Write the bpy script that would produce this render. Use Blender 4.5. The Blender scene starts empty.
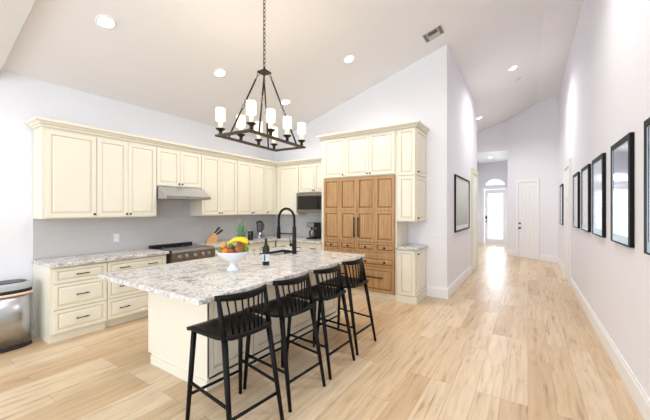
import bpy, bmesh, math, random
from mathutils import Matrix, Vector
random.seed(7)
S = bpy.context.scene
COL = S.collection
R = math.radians
PI = math.pi

# ------------------------------------------------------------------ camera
cam_d = bpy.data.cameras.new('camera')
cam = bpy.data.objects.new('camera', cam_d)
COL.objects.link(cam)
cam_d.sensor_width = 36
cam_d.lens = 311.66 / 650 * 36
cam_d.shift_y = -0.4 / 650
cam_d.clip_start = 0.02
cam.location = (0, 0, 1.534)
cam.rotation_euler = (PI / 2, 0, 0.577)
S.camera = cam

# ------------------------------------------------------------------ world, view, daylight
S.view_settings.view_transform = 'Standard'
S.view_settings.look = 'None'
S.view_settings.exposure = 0.62
S.view_settings.gamma = 1
S.view_settings.use_curve_mapping = False
W = bpy.data.worlds.new('daylight')
S.world = W
W.use_nodes = True
bg = W.node_tree.nodes['Background']
bg.inputs[0].default_value = (0.80, 0.90, 1.0, 1)
bg.inputs[1].default_value = 1.35


def area_light(name, loc, rot, sx, sy, power, color):
    l = bpy.data.lights.new(name, 'AREA')
    l.shape = 'RECTANGLE'
    l.size, l.size_y = sx, sy
    l.energy = power
    l.color = color
    o = bpy.data.objects.new(name, l)
    o.location = loc
    o.rotation_euler = rot
    COL.objects.link(o)
    return o


# daylight that comes through the big glazed opening behind the camera
area_light('window_daylight', (-2.2, -3.9, 1.7), (R(90), 0, 0), 5.4, 3.0, 55, (0.93, 0.97, 1.0))
# daylight in the entry foyer and in the cross passage at the end of the hall
area_light('foyer_daylight', (-1.19, 15.75, 1.6), (R(-90), 0, 0), 1.2, 2.8, 45, (0.86, 0.93, 1.0))
DOWN_POWER = 13
CHAND_POWER = 2.2


# ------------------------------------------------------------------ materials
def srgb(r, g, b):
    f = lambda c: (c / 255 / 12.92) if c / 255 <= 0.04045 else ((c / 255 + 0.055) / 1.055) ** 2.4
    return (f(r), f(g), f(b), 1)


MATS = {}


def mat(name, col, rough=0.5, metal=0.0, var=0.0, scale=8.0, bump=0.0, bscale=60.0, emit=None, es=0.0, spec=0.5, coat=0.0):
    m = bpy.data.materials.new(name)
    m.use_nodes = True
    nt = m.node_tree
    p = nt.nodes['Principled BSDF']
    p.inputs['Base Color'].default_value = col
    p.inputs['Roughness'].default_value = rough
    p.inputs['Metallic'].default_value = metal
    p.inputs['Specular IOR Level'].default_value = spec
    p.inputs['Coat Weight'].default_value = coat
    if emit:
        p.inputs['Emission Color'].default_value = emit
        p.inputs['Emission Strength'].default_value = es
    tc = nt.nodes.new('ShaderNodeTexCoord')
    if var > 0:
        n = nt.nodes.new('ShaderNodeTexNoise')
        n.inputs['Scale'].default_value = scale
        n.inputs['Detail'].default_value = 4
        nt.links.new(tc.outputs['Object'], n.inputs['Vector'])
        mx = nt.nodes.new('ShaderNodeMix')
        mx.data_type = 'RGBA'
        nt.links.new(n.outputs['Fac'], mx.inputs['Factor'])
        mx.inputs['A'].default_value = [c * (1 - var) for c in col[:3]] + [1]
        mx.inputs['B'].default_value = [min(1, c * (1 + var)) for c in col[:3]] + [1]
        nt.links.new(mx.outputs['Result'], p.inputs['Base Color'])
    if bump > 0:
        n = nt.nodes.new('ShaderNodeTexNoise')
        n.inputs['Scale'].default_value = bscale
        nt.links.new(tc.outputs['Object'], n.inputs['Vector'])
        b = nt.nodes.new('ShaderNodeBump')
        b.inputs['Strength'].default_value = bump
        b.inputs['Distance'].default_value = 0.01
        nt.links.new(n.outputs['Fac'], b.inputs['Height'])
        nt.links.new(b.outputs['Normal'], p.inputs['Normal'])
    MATS[name] = m
    return m


def ramp(nt, stops, interp='LINEAR'):
    r = nt.nodes.new('ShaderNodeValToRGB')
    e = r.color_ramp.elements
    r.color_ramp.interpolation = interp
    while len(e) < len(stops):
        e.new(0.5)
    for el, (pos, c) in zip(e, stops):
        el.position = pos
        el.color = c
    return r


M_wall = mat('wall_paint', srgb(243, 242, 246), 0.75, var=0.01, scale=2)
M_hallwall = mat('hall_wall_paint', srgb(242, 241, 247), 0.75, var=0.01, scale=2)
M_ceil = mat('ceiling_paint', srgb(241, 239, 239), 0.85, var=0.01, scale=2)
M_beam = mat('beam_paint', srgb(222, 220, 214), 0.8, var=0.01)
M_trim = mat('white_trim', srgb(248, 248, 248), 0.4, var=0.01)
M_litcasing = mat('casing_lit_yellow', srgb(240, 238, 206), 0.5, var=0.01)  # yellowish light from a lit room, put into the white casing's colour
M_cream = mat('cream_lacquer', srgb(238, 232, 214), 0.38, var=0.012, scale=6)
M_glaze = mat('tan_glaze', srgb(216, 204, 176), 0.5, var=0.06, scale=20)
M_black = mat('black_metal', srgb(24, 22, 22), 0.4, 0.6, var=0.1)
M_bronze = mat('dark_bronze', srgb(58, 46, 38), 0.45, 0.7, var=0.2, scale=30)
M_gilt = mat('bronze_wood_frame', srgb(74, 58, 43), 0.5, 0.2, var=0.25, scale=20)
M_steel = mat('brushed_steel', srgb(186, 188, 192), 0.28, 1.0, var=0.06, scale=12)
M_steel2 = mat('dark_steel', srgb(146, 140, 136), 0.32, 1.0, var=0.08, scale=12)
M_sinkdark = mat('dark_sink_composite', srgb(46, 46, 50), 0.5, var=0.05)
M_blackglass = mat('black_glass', srgb(18, 17, 18), 0.12, 0.0, var=0.05)
M_blackplastic = mat('black_plastic', srgb(26, 26, 28), 0.45, var=0.08)
M_stool = mat('black_stained_wood', srgb(8, 7, 7), 0.45, var=0.15, scale=14, bump=0.05, spec=0.2)
M_china = mat('white_china', srgb(238, 240, 244), 0.25, var=0.01)
M_light = mat('lit_downlight', srgb(255, 250, 240), 0.5, emit=(1, 0.95, 0.88, 1), es=9.0)
M_shade = mat('lit_linen_shade', srgb(255, 248, 228), 0.8, emit=(1.0, 0.88, 0.66, 1), es=0.5, var=0.02, scale=60)
M_candle = mat('ivory_candle_tube', srgb(250, 240, 214), 0.5, emit=(1.0, 0.86, 0.6, 1), es=0.35, var=0.02)
M_grey = mat('grey_plastic', srgb(184, 190, 194), 0.35, var=0.03)
M_darkgrey = mat('dark_grey_plastic', srgb(46, 47, 52), 0.35, var=0.05)
M_orange_strap = mat('orange_strap', srgb(250, 214, 192), 0.5, var=0.08, scale=10)
M_white_plastic = mat('white_plastic', srgb(240, 240, 240), 0.4, var=0.01)
M_ventframe = mat('vent_frame_paint', srgb(196, 192, 186), 0.5, var=0.03)
M_vent = mat('vent_grey', srgb(84, 80, 74), 0.5, var=0.05)
M_knifewood = mat('knife_block_wood', srgb(206, 160, 104), 0.5, var=0.15, scale=25)
M_fr_black = mat('black_frame', srgb(14, 14, 18), 0.5, var=0.1, spec=0.2)
M_bevelreflect = mat('bevel_reflection_blue', srgb(176, 208, 222), 0.3, 0.0, var=0.03)  # reflection in the mirror bevel, painted in as pale blue
M_print_paper = mat('white_mat_board', srgb(236, 237, 234), 0.6, var=0.01)


def wood_mat(name, base, dark, light):
    m = mat(name, base, 0.45)
    nt = m.node_tree
    p = nt.nodes['Principled BSDF']
    tc = nt.nodes.new('ShaderNodeTexCoord')
    mp = nt.nodes.new('ShaderNodeMapping')
    mp.inputs['Scale'].default_value = (22, 22, 1.6)
    n = nt.nodes.new('ShaderNodeTexNoise')
    n.inputs['Scale'].default_value = 1.5
    n.inputs['Detail'].default_value = 6
    n.inputs['Roughness'].default_value = 0.65
    r = ramp(nt, [(0.3, dark), (0.5, base), (0.72, light)])
    nt.links.new(tc.outputs['Object'], mp.inputs['Vector'])
    nt.links.new(mp.outputs['Vector'], n.inputs['Vector'])
    nt.links.new(n.outputs['Fac'], r.inputs['Fac'])
    nt.links.new(r.outputs['Color'], p.inputs['Base Color'])
    return m


M_oak = wood_mat('honey_oak', srgb(184, 143, 97), srgb(158, 117, 73), srgb(198, 160, 114))
M_oakdark = mat('oak_glaze', srgb(140, 98, 58), 0.5, var=0.1)


def granite_mat():
    m = mat('granite', srgb(216, 204, 194), 0.18)
    nt = m.node_tree
    p = nt.nodes['Principled BSDF']
    tc = nt.nodes.new('ShaderNodeTexCoord')
    n1 = nt.nodes.new('ShaderNodeTexNoise')
    n1.inputs['Scale'].default_value = 9.0
    n1.inputs['Detail'].default_value = 8
    n1.inputs['Roughness'].default_value = 0.68
    n1.inputs['Distortion'].default_value = 1.1
    r1 = ramp(nt, [(0.28, srgb(132, 118, 110)), (0.40, srgb(192, 184, 177)), (0.49, srgb(220, 216, 210)), (0.62, srgb(236, 234, 231)), (0.78, srgb(188, 184, 182))])
    n2 = nt.nodes.new('ShaderNodeTexNoise')
    n2.inputs['Scale'].default_value = 48
    n2.inputs['Detail'].default_value = 5
    n2.inputs['Roughness'].default_value = 0.7
    r2 = ramp(nt, [(0.51, (0, 0, 0, 1)), (0.59, (1, 1, 1, 1))])
    mx = nt.nodes.new('ShaderNodeMix')
    mx.data_type = 'RGBA'
    mx.inputs['B'].default_value = srgb(70, 60, 58)
    n3 = nt.nodes.new('ShaderNodeTexNoise')
    n3.inputs['Scale'].default_value = 3.2
    n3.inputs['Detail'].default_value = 3
    mul = nt.nodes.new('ShaderNodeMath')
    mul.operation = 'MULTIPLY'
    mul.use_clamp = True
    nt.links.new(tc.outputs['Object'], n1.inputs['Vector'])
    nt.links.new(tc.outputs['Object'], n2.inputs['Vector'])
    nt.links.new(tc.outputs['Object'], n3.inputs['Vector'])
    nt.links.new(n1.outputs['Fac'], r1.inputs['Fac'])
    nt.links.new(n2.outputs['Fac'], r2.inputs['Fac'])
    nt.links.new(r2.outputs['Color'], mul.inputs[0])
    nt.links.new(n3.outputs['Fac'], mul.inputs[1])
    nt.links.new(mul.outputs[0], mx.inputs['Factor'])
    nt.links.new(r1.outputs['Color'], mx.inputs['A'])
    nt.links.new(mx.outputs['Result'], p.inputs['Base Color'])
    return m


M_granite = granite_mat()


def floor_mat():
    m = mat('oak_plank_floor', srgb(220, 192, 158), 0.34)
    nt = m.node_tree
    p = nt.nodes['Principled BSDF']
    L = nt.links.new
    tc = nt.nodes.new('ShaderNodeTexCoord')
    sp = nt.nodes.new('ShaderNodeSeparateXYZ')
    cb = nt.nodes.new('ShaderNodeCombineXYZ')
    L(tc.outputs['Object'], sp.inputs[0])
    L(sp.outputs['Y'], cb.inputs['X'])
    L(sp.outputs['X'], cb.inputs['Y'])
    br = nt.nodes.new('ShaderNodeTexBrick')
    br.offset = 0.37
    br.offset_frequency = 3
    br.inputs['Scale'].default_value = 1.0
    br.inputs['Brick Width'].default_value = 1.45
    br.inputs['Row Height'].default_value = 0.185
    br.inputs['Mortar Size'].default_value = 0.0016
    br.inputs['Mortar Smooth'].default_value = 0.2
    br.inputs['Bias'].default_value = 0.0
    br.inputs['Color1'].default_value = (0, 0, 0, 1)
    br.inputs['Color2'].default_value = (1, 1, 1, 1)
    br.inputs['Mortar'].default_value = (0.5, 0.5, 0.5, 1)
    L(cb.outputs[0], br.inputs['Vector'])
    tone = ramp(nt, [(0.0, srgb(200, 170, 134)), (0.3, srgb(212, 185, 150)), (0.7, srgb(219, 195, 163)), (1.0, srgb(225, 204, 175))])
    L(br.outputs['Color'], tone.inputs['Fac'])
    mp = nt.nodes.new('ShaderNodeMapping')
    mp.inputs['Scale'].default_value = (1.6, 17, 1)
    L(cb.outputs[0], mp.inputs['Vector'])
    # shift the grain from plank to plank
    add = nt.nodes.new('ShaderNodeVectorMath')
    add.operation = 'MULTIPLY_ADD'
    add.inputs[1].default_value = (37, 11, 5)
    L(br.outputs['Color'], add.inputs[0])
    L(mp.outputs[0], add.inputs[2])
    g = nt.nodes.new('ShaderNodeTexNoise')
    g.inputs['Scale'].default_value = 1.4
    g.inputs['Detail'].default_value = 7
    g.inputs['Roughness'].default_value = 0.6
    g.inputs['Distortion'].default_value = 0.5
    L(add.outputs[0], g.inputs['Vector'])
    gr = ramp(nt, [(0.26, (0.5, 0.42, 0.34, 1)), (0.42, (0.9, 0.87, 0.83, 1)), (0.55, (1.0, 0.99, 0.98, 1)), (0.7, (1.06, 1.06, 1.06, 1))])
    L(g.outputs['Fac'], gr.inputs['Fac'])
    mu = nt.nodes.new('ShaderNodeMix')
    mu.data_type = 'RGBA'
    mu.blend_type = 'MULTIPLY'
    mu.inputs['Factor'].default_value = 1.0
    L(tone.outputs['Color'], mu.inputs['A'])
    L(gr.outputs['Color'], mu.inputs['B'])
    gap = nt.nodes.new('ShaderNodeMix')
    gap.data_type = 'RGBA'
    gap.inputs['B'].default_value = srgb(172, 140, 106)
    L(br.outputs['Fac'], gap.inputs['Factor'])
    L(mu.outputs['Result'], gap.inputs['A'])
    L(gap.outputs['Result'], p.inputs['Base Color'])
    return m


M_floor = floor_mat()


def tile_mat():
    m = mat('backsplash_tile', srgb(206, 205, 206), 0.3)
    nt = m.node_tree
    p = nt.nodes['Principled BSDF']
    L = nt.links.new
    tc = nt.nodes.new('ShaderNodeTexCoord')
    sp = nt.nodes.new('ShaderNodeSeparateXYZ')
    ad = nt.nodes.new('ShaderNodeMath')
    cb = nt.nodes.new('ShaderNodeCombineXYZ')
    L(tc.outputs['Object'], sp.inputs[0])
    L(sp.outputs['X'], ad.inputs[0])
    L(sp.outputs['Y'], ad.inputs[1])
    L(ad.outputs[0], cb.inputs['X'])
    L(sp.outputs['Z'], cb.inputs['Y'])
    br = nt.nodes.new('ShaderNodeTexBrick')
    br.inputs['Scale'].default_value = 1
    br.inputs['Brick Width'].default_value = 0.3
    br.inputs['Row Height'].default_value = 0.075
    br.inputs['Mortar Size'].default_value = 0.0015
    br.inputs['Color1'].default_value = srgb(202, 201, 201)
    br.inputs['Color2'].default_value = srgb(206, 204, 204)
    br.inputs['Mortar'].default_value = srgb(209, 208, 208)
    L(cb.outputs[0], br.inputs['Vector'])
    L(br.outputs['Color'], p.inputs['Base Color'])
    return m


M_tile = tile_mat()


def glass_mat(name, tint=(1, 1, 1, 1), gloss=0.12):
    m = bpy.data.materials.new(name)
    m.use_nodes = True
    nt = m.node_tree
    nt.nodes.remove(nt.nodes['Principled BSDF'])
    out = nt.nodes['Material Output']
    t = nt.nodes.new('ShaderNodeBsdfTransparent')
    t.inputs[0].default_value = tint
    g = nt.nodes.new('ShaderNodeBsdfGlossy')
    g.inputs['Roughness'].default_value = 0.03
    fr = nt.nodes.new('ShaderNodeLayerWeight')
    fr.inputs['Blend'].default_value = gloss
    mx = nt.nodes.new('ShaderNodeMixShader')
    nt.links.new(fr.outputs['Fresnel'], mx.inputs[0])
    nt.links.new(t.outputs[0], mx.inputs[1])
    nt.links.new(g.outputs[0], mx.inputs[2])
    nt.links.new(mx.outputs[0], out.inputs[0])
    MATS[name] = m
    return m


M_glass = glass_mat('clear_glass')
M_jug = glass_mat('smoky_jug_glass', (0.62, 0.64, 0.66, 1), 0.3)


def art_mat(name, stops, scale, seed):
    m = mat(name, (0.8, 0.85, 0.9, 1), 0.3, spec=0.2)
    nt = m.node_tree
    p = nt.nodes['Principled BSDF']
    tc = nt.nodes.new('ShaderNodeTexCoord')
    mp = nt.nodes.new('ShaderNodeMapping')
    mp.inputs['Location'].default_value = (seed, seed * 0.7, seed * 0.3)
    sp = nt.nodes.new('ShaderNodeSeparateXYZ')
    n = nt.nodes.new('ShaderNodeTexNoise')
    n.inputs['Scale'].default_value = scale
    n.inputs['Detail'].default_value = 4
    add = nt.nodes.new('ShaderNodeMath')
    add.operation = 'MULTIPLY_ADD'
    add.inputs[1].default_value = 0.4
    nt.links.new(tc.outputs['Object'], mp.inputs['Vector'])
    nt.links.new(mp.outputs[0], n.inputs['Vector'])
    nt.links.new(tc.outputs['Generated'], sp.inputs[0])
    nt.links.new(n.outputs['Fac'], add.inputs[0])
    nt.links.new(sp.outputs['Z'], add.inputs[2])
    r = ramp(nt, stops)
    nt.links.new(add.outputs[0], r.inputs['Fac'])
    nt.links.new(r.outputs['Color'], p.inputs['Base Color'])
    return m


# ------------------------------------------------------------------ mesh builder
class MB:
    def __init__(self):
        self.bm = bmesh.new()
        self.mi = 0
        self.smooth = False

    def face(self, vs, mi=None):
        try:
            f = self.bm.faces.new(vs)
        except ValueError:
            return None
        f.material_index = self.mi if mi is None else mi
        f.smooth = self.smooth
        return f

    def v(self, *p):
        return self.bm.verts.new(p)

    def box(self, x0, x1, y0, y1, z0, z1, bev=0.0):
        b = bmesh.new()
        vs = [b.verts.new((x, y, z)) for x in (x0, x1) for y in (y0, y1) for z in (z0, z1)]
        for q in ((0, 1, 3, 2), (4, 6, 7, 5), (0, 4, 5, 1), (2, 3, 7, 6), (0, 2, 6, 4), (1, 5, 7, 3)):
            b.faces.new([vs[i] for i in q])
        if bev > 0:
            bmesh.ops.bevel(b, geom=list(b.edges), offset=bev, segments=2, affect='EDGES', profile=0.5)
        self.merge(b)
        return self

    def merge(self, b, M=None):
        mp = {}
        for v in b.verts:
            mp[v] = self.bm.verts.new(M @ v.co if M else v.co)
        for f in b.faces:
            self.face([mp[v] for v in f.verts])
        b.free()

    def prism(self, pts, axis, a0, a1):
        """pts: 2D outline; axis: 0 -> (a,p,q), 1 -> (p,a,q), 2 -> (p,q,a)"""
        def P(p, a):
            return {0: (a, p[0], p[1]), 1: (p[0], a, p[1]), 2: (p[0], p[1], a)}[axis]
        A = [self.v(*P(p, a0)) for p in pts]
        B = [self.v(*P(p, a1)) for p in pts]
        n = len(pts)
        self.face(A[::-1])
        self.face(B)
        for i in range(n):
            self.face([A[i], A[(i + 1) % n], B[(i + 1) % n], B[i]])
        return self

    def tube(self, path, rad, n=8, cap=True, flat=None):
        """path of points, rad number or list"""
        path = [Vector(p) for p in path]
        m = len(path)
        rads = rad if isinstance(rad, (list, tuple)) else [rad] * m
        rings = []
        up = None
        for i, p in enumerate(path):
            t = (path[min(i + 1, m - 1)] - path[max(i - 1, 0)]).normalized()
            if up is None:
                up = Vector((0, 0, 1)) if abs(t.z) < 0.9 else Vector((1, 0, 0))
            s = t.cross(up)
            if s.length < 1e-6:
                s = t.cross(Vector((0, 1, 0)))
            s.normalize()
            u = s.cross(t).normalized()
            up = u
            ring = []
            for k in range(n):
                a = 2 * PI * k / n
                ry = rads[i] * (flat or 1)
                ring.append(self.bm.verts.new(p + s * (math.cos(a) * rads[i]) + u * (math.sin(a) * ry)))
            rings.append(ring)
        sm = self.smooth
        self.smooth = True
        for i in range(m - 1):
            for k in range(n):
                self.face([rings[i][k], rings[i][(k + 1) % n], rings[i + 1][(k + 1) % n], rings[i + 1][k]])
        self.smooth = sm
        if cap:
            self.face(rings[0][::-1])
            self.face(rings[-1])
        return self

    def lathe(self, prof, n=24, cx=0, cy=0, sx=1, sy=1, power=2, cap=True):
        """prof: (r,z); superellipse if power>2"""
        rings = []
        for r, z in prof:
            ring = []
            for k in range(n):
                a = 2 * PI * k / n
                c, s = math.cos(a), math.sin(a)
                if power != 2:
                    q = (abs(c) ** power + abs(s) ** power) ** (-1 / power)
                    c, s = c * q, s * q
                ring.append(self.v(cx + r * sx * c, cy + r * sy * s, z))
            rings.append(ring)
        sm = self.smooth
        self.smooth = True
        for i in range(len(rings) - 1):
            for k in range(n):
                self.face([rings[i][k], rings[i][(k + 1) % n], rings[i + 1][(k + 1) % n], rings[i + 1][k]])
        self.smooth = sm
        if cap:
            self.face(rings[0][::-1])
            self.face(rings[-1])
        return self

    def sphere(self, c, rx, ry=None, rz=None, n=14, M=None):
        ry = ry or rx
        rz = rz or rx
        b = bmesh.new()
        bmesh.ops.create_uvsphere(b, u_segments=n, v_segments=max(6, n // 2 + 1), radius=1)
        bmesh.ops.scale(b, vec=(rx, ry, rz), verts=b.verts)
        T = Matrix.Translation(c) @ (M or Matrix.Identity(4))
        sm = self.smooth
        self.smooth = True
        self.merge(b, T)
        self.smooth = sm
        return self

    def panel(self, x0, x1, z0, z1, t=0.02, b=0.055, yb=0.0, glaze=1, outer=True, deep=0.009):
        """raised panel slab: back at yb, front at yb-t"""
        F = yb - t
        loops = []
        lv = [(0, yb), (0, F + 0.003), (0.003, F), (b, F), (b + 0.004, F + deep), (b + 0.012, F + deep), (b + 0.03, F + 0.002)]
        lim = min(x1 - x0, z1 - z0) / 2
        if b + 0.03 >= lim:
            lv = lv[:4] + [(b + 0.003, F + deep * 0.7)]
        for ins, y in lv:
            loops.append([self.v(x0 + ins, y, z0 + ins), self.v(x1 - ins, y, z0 + ins), self.v(x1 - ins, y, z1 - ins), self.v(x0 + ins, y, z1 - ins)])
        self.face(loops[0][::-1])
        for i in range(len(loops) - 1):
            mi = glaze if i in (3, 4) or (outer and i == 0) else self.mi
            for k in range(4):
                self.face([loops[i][k], loops[i][(k + 1) % 4], loops[i + 1][(k + 1) % 4], loops[i + 1][k]], mi)
        self.face(loops[-1])
        return self

    def build(self, name, mats, parent=None, loc=None, M=None, auto=None):
        if M is not None:
            self.bm.transform(M)
        bmesh.ops.recalc_face_normals(self.bm, faces=self.bm.faces)
        me = bpy.data.meshes.new(name)
        self.bm.to_mesh(me)
        self.bm.free()
        for m in (mats if isinstance(mats, (list, tuple)) else [mats]):
            me.materials.append(m)
        o = bpy.data.objects.new(name, me)
        COL.objects.link(o)
        if parent:
            o.parent = parent
        if loc:
            o.location = loc
        return o


def tag(o, label=None, cat=None, group=None, kind=None):
    if label:
        o['label'] = label
    if cat:
        o['category'] = cat
    if group:
        o['group'] = group
    if kind:
        o['kind'] = kind
    return o


def thing(name, label, cat, loc=(0, 0, 0), rz=0.0, group=None):
    o = bpy.data.objects.new(name, None)
    o.empty_display_size = 0.05
    COL.objects.link(o)
    o.location = loc
    o.rotation_euler = (0, 0, rz)
    return tag(o, label, cat, group)


def copy_tree(o, parent=None):
    c = o.copy()
    COL.objects.link(c)
    c.parent = parent
    for ch in list(o.children):
        copy_tree(ch, c)
    return c


# ------------------------------------------------------------------ setting
XL, YB, XH, XR = -5.126, 5.629, -1.164, 0.727
SL, ZL, XC = 0.307, 3.157, 0.22
ZFLAT = ZL + SL * (XC - XL)


def zc(x):
    return ZL + SL * (min(x, XC) - XL)


def struct(o, label, cat):
    return tag(o, label, cat, kind='structure')


def wall(name, p0, p1, nrm, th, label, z0=0.0, top=None, m=None):
    """vertical wall whose visible face runs p0->p1; nrm points away from the room"""
    p0, p1, nrm = Vector((*p0, 0)), Vector((*p1, 0)), Vector((*nrm, 0)).normalized()
    ts = [0.0, 1.0]
    if (p0.x - XC) * (p1.x - XC) < 0:
        ts = [0.0, (XC - p0.x) / (p1.x - p0.x), 1.0]
    b = MB()
    A, B_, C_, D = [], [], [], []
    for t in ts:
        p = p0.lerp(p1, t)
        q = p + nrm * th
        zt = top if top is not None else zc(p.x) + 0.03
        zt2 = top if top is not None else zc(q.x) + 0.03
        A.append(b.v(p.x, p.y, z0)); B_.append(b.v(p.x, p.y, zt))
        C_.append(b.v(q.x, q.y, z0)); D.append(b.v(q.x, q.y, zt2))
    n = len(ts)
    for i in range(n - 1):
        b.face([A[i], A[i + 1], B_[i + 1], B_[i]])
        b.face([C_[i], D[i], D[i + 1], C_[i + 1]])
        b.face([B_[i], B_[i + 1], D[i + 1], D[i]])
        b.face([A[i], C_[i], C_[i + 1], A[i + 1]])
    b.face([A[0], B_[0], D[0], C_[0]])
    b.face([A[-1], C_[-1], D[-1], B_[-1]])
    return struct(b.build(name, m or M_wall), label, 'wall')


struct(MB().box(-5.6, 1.2, -4.0, 15.8, -0.12, 0.0).build('floor', M_floor), 'pale oak plank floor running the length of kitchen and hall', 'floor')

c = MB()
c.prism([(XL - 0.15, zc(XL - 0.15)), (XC, ZFLAT), (XR + 0.15, ZFLAT), (XR + 0.15, ZFLAT + 0.12), (XC, ZFLAT + 0.12), (XL - 0.15, zc(XL - 0.15) + 0.12)], 1, -4.0, 12.4)
struct(c.build('ceiling', M_ceil), 'sloped vaulted ceiling rising from the kitchen wall to a flat strip', 'ceiling')

# beam across the slope beside the camera
c = MB()
c.prism([(XL, zc(XL) - 0.12), (XC, ZFLAT - 0.12), (XR, ZFLAT - 0.12), (XR, ZFLAT), (XC, ZFLAT), (XL, zc(XL))], 1, 0.62, 0.945)
struct(c.build('trim_1', M_beam), 'shallow painted beam under the sloped ceiling at the upper left', 'beam')

wall('wall_left', (XL, -1.6), (XL, YB + 0.12), (-1, 0), 0.12, 'white kitchen wall on the left behind the range')
wall('wall_back', (XL, YB), (XH - 0.0005, YB), (0, 1), 0.12, 'white back kitchen wall behind the refrigerator')
wall('wall_hall', (XH, YB + 0.0005), (XH, 9.4), (-1, 0), 0.12, 'white hall wall left of the passage', m=M_hallwall)
HD0, HD1 = 7.98, 8.93          # doorway in the right wall
wall('wall_right', (XR, 0.3), (XR, 11.19), (1, 0), 0.12, 'long white hall wall on the right that carries the framed mirrors', m=M_hallwall)
AW0, AW1 = Vector((XR, 11.17)), Vector((-0.574, 12.19))
wall('wall_far', (XR, 11.17), (-0.574, 12.19), (0.617, 0.787), 0.12, 'angled white wall with a panelled door at the hall end', m=M_hallwall)
wall('wall_header', (-2.4, 12.19), (-0.50, 12.19), (0, 1), 0.12, 'wall above the foyer opening at the hall end', z0=3.55)
wall('wall_passage', (-2.4, 9.4), (XH - 0.12, 9.4), (0, -1), 0.1, 'return wall of the cross passage', top=4.4)
wall('wall_foyer_left', (-1.95, 12.31), (-1.95, 15.35), (-1, 0), 0.12, 'left wall of the entry foyer', top=3.55)
wall('wall_passage_end', (-2.4, 9.4), (-2.4, 12.19), (-1, 0), 0.1, 'end wall of the cross passage', top=4.3)
wall('wall_foyer_right', (-0.45, 12.28), (-0.45, 15.35), (1, 0), 0.12, 'right wall of the entry foyer', top=3.55)
struct(MB().box(-2.07, -0.33, 12.31, 15.5, 3.55, 3.67).build('ceiling_foyer', M_trim), 'flat bright ceiling of the entry foyer', 'ceiling')
# foyer front wall with door and arched transom opening
FY = 15.3
DX0, DX1, DZ = -1.60, -0.78, 2.42
fw = MB()
fw.box(-1.95, DX0, FY, FY + 0.14, 0, 3.55)
fw.box(DX1, -0.45, FY, FY + 0.14, 0, 3.55)
pts = [(DX0, 3.55), (DX0, 2.60)]
for i in range(13):
    t = i / 12
    pts.append((DX0 + (DX1 - DX0) * t, 2.60 + 0.28 * math.sin(PI * t)))
pts += [(DX1, 3.55)]
for i in range(1, len(pts) - 2):
    pass
for i in range(12):
    t0, t1 = i / 12, (i + 1) / 12
    xa, xb = DX0 + (DX1 - DX0) * t0, DX0 + (DX1 - DX0) * t1
    za, zb = 2.60 + 0.28 * math.sin(PI * t0), 2.60 + 0.28 * math.sin(PI * t1)
    fw.prism([(xa, za), (xb, zb), (xb, 3.55), (xa, 3.55)], 1, FY, FY + 0.14)
fw.box(DX0, DX1, FY, FY + 0.14, DZ + 0.02, 2.60)
struct(fw.build('wall_foyer_front', M_wall), 'front wall of the entry foyer', 'wall')


def baseboard(name, p0, p1, nrm, label, h=0.19, th=0.018):
    p0, p1, nrm = Vector((*p0, 0)), Vector((*p1, 0)), Vector((*nrm, 0)).normalized()
    b = MB()
    prof = [(0, 0.001), (th, 0.001), (th, h - 0.035), (th - 0.007, h - 0.02), (th - 0.009, h), (0, h)]
    rows = []
    for p in (p0, p1):
        rows.append([b.v(*(p + nrm * a + Vector((0, 0, z)))) for a, z in prof])
    n = len(prof)
    for i in range(n):
        b.face([rows[0][i], rows[0][(i + 1) % n], rows[1][(i + 1) % n], rows[1][i]])
    b.face(rows[0][::-1]); b.face(rows[1])
    return struct(b.build(name, M_trim), label, 'baseboard')


baseboard('baseboard_right', (XR - 0.0005, 0.3), (XR - 0.0005, HD0 - 0.10), (-1, 0), 'white baseboard along the right hall wall')
baseboard('baseboard_right_far', (XR - 0.0005, HD1 + 0.10), (XR - 0.0005, 11.14), (-1, 0), 'white baseboard beyond the right hall door')
baseboard('baseboard_back', (-1.50, YB - 0.0005), (XH + 0.018, YB - 0.0005), (0, -1), 'white baseboard beside the pantry cabinet')
baseboard('baseboard_hall', (XH + 0.0005, YB), (XH + 0.0005, 8.30), (1, 0), 'white baseboard along the left hall wall')
baseboard('baseboard_left', (XL + 0.0005, -1.6), (XL + 0.0005, 1.25), (1, 0), 'white baseboard on the left wall by the steel bin')
ad = (AW1 - AW0).normalized()
an = Vector((-0.617, -0.787))
dcen = AW0.lerp(AW1, 0.562)     # door centre on the angled wall
dA, dB = dcen - ad * 0.31, dcen + ad * 0.31
baseboard('baseboard_far_right', AW0 + an * 0.0005, dA - ad * 0.09 + an * 0.0005, an, 'white baseboard right of the angled door')
baseboard('baseboard_far_left', dB + ad * 0.09 + an * 0.0005, AW1 + an * 0.0005, an, 'white baseboard left of the angled door')
baseboard('baseboard_foyer_left', (-1.9495, 12.4), (-1.9495, FY), (1, 0), 'white baseboard on the foyer left wall')
baseboard('baseboard_foyer_front', (-1.93, FY - 0.0005), (DX0 - 0.1, FY - 0.0005), (0, -1), 'white baseboard left of the glazed front door')


def casing(parent, w, h, cw=0.09, th=0.022, m=None):
    """door casing in local coords: x centred, front -y"""
    b = MB()
    b.box(-w / 2 - cw, -w / 2, -th, 0, 0.001, h + cw)
    b.box(w / 2, w / 2 + cw, -th, 0, 0.001, h + cw)
    b.box(-w / 2, w / 2, -th, 0, h, h + cw)
    b.box(-w / 2 - cw - 0.006, w / 2 + cw + 0.006, -th - 0.006, 0, h + cw, h + cw + 0.02)
    return b.build('door_casing', m or M_trim, parent)


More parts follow.
